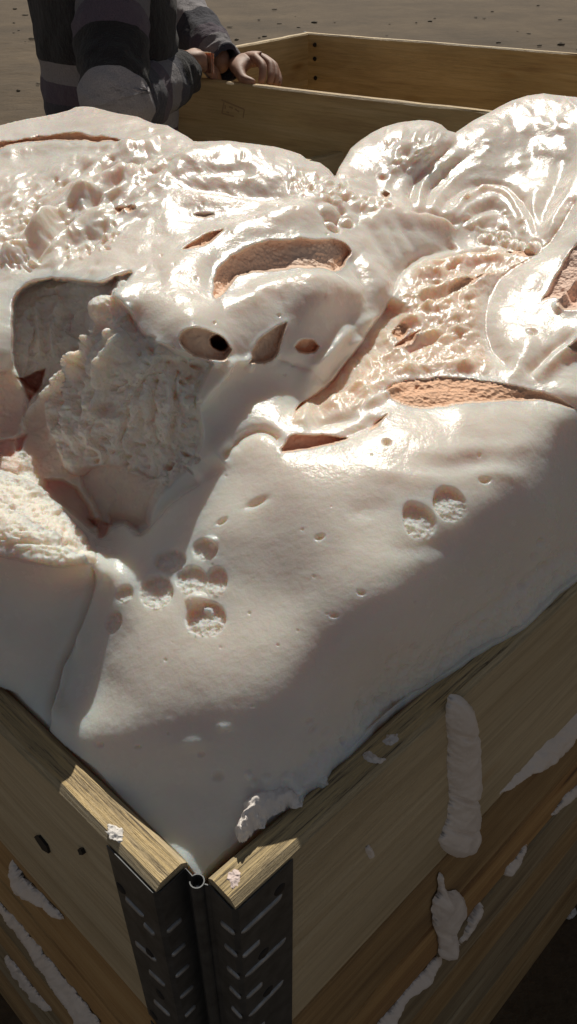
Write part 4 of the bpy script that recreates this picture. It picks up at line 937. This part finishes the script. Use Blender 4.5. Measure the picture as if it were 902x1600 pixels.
def tube(pts, k, seg, wr, wf, seed):
    sp = spline(pts, k); rings = []; L0 = 0; up = V3((0, 0, 1))
    for i in range(len(sp)):
        c = V3(sp[i, :3]); d = V3(sp[min(i+1, len(sp)-1), :3]) - V3(sp[max(i-1, 0), :3]); d.normalize()
        if i: L0 += (c - V3(sp[i-1, :3])).length
        a = d.cross(up); a = a.normalized() if a.length > .15 else d.cross(V3((0, 1, 0))).normalized(); b = a.cross(d).normalized()
        rings.append((c, a, b, sp[i, 3], sp[i, 4], L0))
    return loft(rings, '', None, None, seg, None, wr, wf, seed)
FZ = math.radians(80); fwd = V3((math.sin(FZ), math.cos(FZ), 0)); rgt = V3((fwd.y, -fwd.x, 0))
TC = V3((-.365, 1.75, 0)); FEET = TC - fwd * .05
person = empty('person', (FEET.x, FEET.y, 0)); tag(person, 'person in a dark striped sweater leaning both forearms on the empty box', 'person'); pinv = -V3(person.location)
SHN, ELN, WRN = PX(165, -95, 1.36), PX(182, 172, 1.33), PX(288, 112, 1.60)
SHF, ELF, WRF = PX(222, -75, 1.80), PX(272, 5, 1.86), PX(352, 104, 1.69)
def skin_body():
    vs, es, rs = [], [], []
    def add(p, r, parent=None, r2=None):
        vs.append(p); rs.append((r, r2 or r)); i = len(vs) - 1
        if parent is not None: es.append((parent, i))
        return i
    pel = add(TC + V3((0, 0, .98)), .125); bel = add(TC + V3((0, 0, 1.12)), .11, pel); che = add(TC + fwd * .015 + V3((0, 0, 1.30)), .12, bel); upc = add(TC + fwd * .03 + V3((0, 0, 1.44)), .10, che)
    nk = add(TC + fwd * .05 + V3((0, 0, 1.54)), .052, upc); hd = add(TC + fwd * .085 + V3((0, 0, 1.62)), .075, nk); hd2 = add(TC + fwd * .095 + V3((0, 0, 1.70)), .092, hd); add(TC + fwd * .09 + V3((0, 0, 1.77)), .06, hd2)
    for s, kx in ((1, 0), (-1, .04)):
        h = add(TC + rgt * .09 * s + V3((0, 0, .90)), .085, pel); kn = add(TC + rgt * .10 * s - fwd * .0 + V3((0, 0, .49)), .055, h); an = add(FEET + rgt * .10 * s + V3((0, 0, .09)), .038, kn); add(FEET + rgt * .11 * s + fwd * .14 + V3((0, 0, .035)), .03, an)
    for sh, el, wr in ((SHN, ELN, WRN), (SHF, ELF, WRF)):
        a = add(sh, .055, upc); b = add(el, .042, a); add(wr, .026, b, .02)
    return vs, es, rs
def hand(wr, pts_palm, fingers):
    """one skinned hand: wrist chain then five finger chains"""
    vs, es, rs = [wr[0]], [], [wr[1]]
    prev = 0
    for p, r in pts_palm: vs.append(p); rs.append(r); es.append((prev, len(vs) - 1)); prev = len(vs) - 1
    for (root_i, chain) in fingers:
        prev = root_i
        for p, r in chain: vs.append(p); rs.append((r, r) if not isinstance(r, tuple) else r); es.append((prev, len(vs) - 1)); prev = len(vs) - 1
    return vs, es, rs
def skinned(name, vs, es, rs, mat, parent, sub=2):
    me_ = bpy.data.meshes.new(name); me_.from_pydata([tuple(v + pinv) for v in vs], es, []); o = bpy.data.objects.new(name, me_); COL.objects.link(o)
    m_s = o.modifiers.new('skin', 'SKIN'); m_s.use_smooth_shade = True
    for i, r in enumerate(rs): me_.skin_vertices[0].data[i].radius = r if isinstance(r, tuple) else (r, r)
    me_.skin_vertices[0].data[0].use_root = True
    o.modifiers.new('sub', 'SUBSURF').levels = sub; o.modifiers['sub'].render_levels = sub
    bpy.context.view_layer.update(); dg = bpy.context.evaluated_depsgraph_get(); m2 = bpy.data.meshes.new_from_object(o.evaluated_get(dg))
    o.modifiers.clear(); o.data = m2; m2.name = name; m2.materials.clear(); m2.materials.append(mat); o.parent = parent
    m2.polygons.foreach_set('use_smooth', [True] * len(m2.polygons)); return o
m_skin, n_s, b_s = new_mat('human_skin'); b_s.inputs['Base Color'].default_value = (.50, .27, .18, 1); b_s.inputs['Roughness'].default_value = .62
b_s.inputs['Subsurface Weight'].default_value = .25; b_s.inputs['Subsurface Radius'].default_value = (1, .35, .2); b_s.inputs['Subsurface Scale'].default_value = .006
_c = coords(n_s); n_s.links.new(ramp(n_s, [(.35, (.29, .15, .10)), (.65, (.42, .24, .165))], noise(n_s, _c, 45, 4)).outputs[0], b_s.inputs['Base Color']); n_s.links.new(bump(n_s, noise(n_s, _c, 240, 3), .35, .0012), b_s.inputs['Normal'])
vs, es, rs = skin_body(); skinned('body', vs, es, rs, m_skin, person)
# far hand: arched over the board edge, fingertips down, thumb under
W0 = PX(356, 106, 1.685)
hand_rs = .010
kn = [PX(398, 90, 1.66), PX(405, 88, 1.69), PX(411, 90, 1.72), PX(414, 95, 1.745)]
vs, es, rs = hand((W0, (.026, .019)), [(PX(376, 97, 1.68), (.034, .017)), (PX(392, 92, 1.685), (.036, .014))],
    [(2, [(kn[0], .0105), (PX(412, 103, 1.64), .0095), (PX(410, 122, 1.635), .0082), (PX(407, 133, 1.635), .0068)]),
     (2, [(kn[1], .0105), (PX(424, 101, 1.67), .0095), (PX(424, 121, 1.66), .0085), (PX(420, 133, 1.66), .0068)]),
     (2, [(kn[2], .010), (PX(430, 103, 1.70), .009), (PX(432, 122, 1.69), .008), (PX(429, 134, 1.69), .0066)]),
     (2, [(kn[3], .009), (PX(432, 108, 1.735), .008), (PX(437, 124, 1.725), .0072), (PX(436, 134, 1.72), .006)]),
     (1, [(PX(374, 112, 1.65), .0125), (PX(380, 124, 1.635), .0105), (PX(392, 128, 1.625), .0088), (PX(400, 131, 1.625), .0072)])])
skinned('hand', vs, es, rs, m_skin, person)
# near hand: back of the hand towards the camera, fingers gripping over the edge
W1 = PX(290, 98, 1.60); kk = [PX(322, 104, 1.66), PX(324, 101, 1.685), PX(322, 96, 1.71), PX(318, 90, 1.735)]
vs, es, rs = hand((W1, (.028, .022)), [(PX(300, 96, 1.63), (.036, .020)), (PX(312, 99, 1.665), (.038, .017))],
    [(2, [(kk[0], .0115), (PX(334, 117, 1.665), .0100), (PX(338, 134, 1.69), .0088), (PX(338, 148, 1.70), .007)]),
     (2, [(kk[1], .0115), (PX(337, 112, 1.69), .0100), (PX(342, 130, 1.71), .0088), (PX(342, 146, 1.72), .007)]),
     (2, [(kk[2], .011), (PX(336, 106, 1.72), .0095), (PX(342, 124, 1.735), .0085), (PX(343, 140, 1.74), .007)]),
     (2, [(kk[3], .010), (PX(330, 99, 1.75), .0088), (PX(337, 113, 1.765), .0078), (PX(339, 128, 1.77), .0065)]),
     (1, [(PX(303, 84, 1.66), .0125), (PX(314, 86, 1.70), .0105), (PX(325, 93, 1.73), .009), (PX(331, 101, 1.74), .0075)])])
skinned('hand', vs, es, rs, m_skin, person)
# sweater
m_sw, n_w, b_w = new_mat('striped_knit'); aw = n_w.nodes.new('ShaderNodeAttribute'); aw.attribute_name = 'band'
cg_, cp_, ck_, cn_ = (.36,.34,.36), (.10,.075,.105), (.012,.011,.014), (.045,.045,.065)
BANDS = [(0, (.17,.16,.175)), (.15, cp_), (.195, ck_), (.275, cg_), (.335, cn_), (.41, cp_), (.45, (.24,.225,.24)), (.50, cn_), (.545, ck_), (.64, cp_), (.65, cg_), (.672, ck_), (.743, (.27,.25,.26)), (.764, cp_), (.784, cn_), (.797, cg_), (.82, cp_), (.85, cg_), (.88, ck_), (.93, cg_)]
rp = ramp(n_w, BANDS, aw.outputs['Fac']); rp.color_ramp.interpolation = 'CONSTANT'
cw_ = coords(n_w); nf = noise(n_w, cw_, 500, 3); n_w.links.new(mixc(n_w, .5, rp.outputs[0], ramp(n_w, [(.3, (.6,.6,.6)), (.7, (1.3,1.3,1.3))], nf).outputs[0], 'MULTIPLY'), b_w.inputs['Base Color'])
b_w.inputs['Roughness'].default_value = .95; b_w.inputs['Sheen Weight'].default_value = .12; n_w.links.new(bump(n_w, nf, .9, .003, bump(n_w, noise(n_w, cw_, 60, 4), .6, .012)), b_w.inputs['Normal'])
def add_cloth(parts, name, mat, bandscale=1.0):
    V_, F_, B_ = [], [], []; o = 0
    for P, fs, bd in parts:
        V_ += [tuple(V3(p) + pinv) for p in P]; F_ += [tuple(i + o for i in f) for f in fs]; B_ += list(bd); o += len(P)
    me_ = mesh_from(name, V_, F_); a_ = me_.attributes.new('band', 'FLOAT', 'POINT'); a_.data.foreach_set('value', np.array(B_, np.float32) * bandscale)
    ob = link(name, me_, mat, person, smooth=True); return ob
torso = []
for i in range(41):
    t = i / 40; z = .93 + t * .60
    ra = np.interp(t, [0, .1, .35, .7, .88, .96, 1], [.185, .175, .165, .19, .19, .13, .075]); rb = np.interp(t, [0, .1, .35, .7, .9, 1], [.135, .128, .122, .132, .11, .07])
    torso.append((TC + fwd * (.03 * t) + V3((0, 0, z)), rgt, fwd, ra, rb, .65 + np.clip((1.45 - z) / .6 * .35, 0.002, .35)))
tp = loft(torso, '', None, None, 48, None, .009, 11, 3)
def arm(sh, el, wr, off_b, seed):
    d1 = (el - sh).normalized(); d2 = (wr - el).normalized()
    P, fs, bd = tube([(sh - d1 * .03, .068, .068), (sh + d1 * .08, .064, .065), (el - d1 * .08, .056, .058), (el - d1 * .01 , .055, .056), (el + d2 * .07, .050, .052), (wr - d2 * .08, .042, .044), (wr - d2 * .025, .036, .037), (wr - d2 * .003, .037, .038), (wr + d2 * .002, .030, .031)], 12, 40, .0052, 30, seed)
    return P, fs, [min(max(b + off_b, 0), .62) for b in bd]
add_cloth([tp, arm(SHN, ELN, WRN, -.03, 5), arm(SHF, ELF, WRF, -.05, 9)], 'sweater', m_sw)
m_jean = simple('blue_jeans', (.05, .06, .09), .9, 0, 60, .4, .3, 300)
legs = []
for s in (1, -1):
    legs.append(tube([(TC + rgt * .085 * s + V3((0, 0, .98)), .105, .12), (TC + rgt * .095 * s + V3((0, 0, .72)), .088, .09), (TC + rgt * .10 * s + V3((0, 0, .48)), .068, .07), (FEET + rgt * .10 * s + V3((0, 0, .10)), .062, .062)], 8, 24, .004, 20, 3 + s))
add_cloth(legs, 'trousers', m_jean)
m_shoe = simple('dark_shoe', (.02, .02, .02), .6); 
for s in (1, -1):
    c = FEET + rgt * .105 * s; P, fs, bd = loft([(c + fwd * x_ + V3((0, 0, z_)), rgt, V3((0, 0, 1)), a_, h_, 0) for x_, z_, a_, h_ in ((-.09,.04,.01,.01),(-.08,.05,.035,.045),(-.02,.055,.042,.05),(.06,.045,.045,.04),(.13,.035,.045,.032),(.18,.03,.035,.025),(.20,.028,.01,.01))], '', None, None, 16)
    link('shoe', mesh_from('shoe', [V3(p) + pinv for p in P], fs), m_shoe, person, smooth=True)
# hair and face of the head, which stands above the picture
HC_ = TC + fwd * .095 + V3((0, 0, 1.70))
P, fs, bd = loft([(HC_ - fwd * .02 + V3((0, 0, z_)), rgt, fwd, r_, r_ * 1.12, 0) for z_, r_ in ((-.03,.094),(.0,.099),(.04,.098),(.08,.078),(.10,.045),(.108,.01))], '', None, None, 24, None, .003, 30, 2)
link('hair', mesh_from('hair', [V3(p) + pinv - fwd * .012 for p in P], fs), simple('brown_hair', (.04, .025, .015), .7, 0, 200, .4), person, smooth=True)
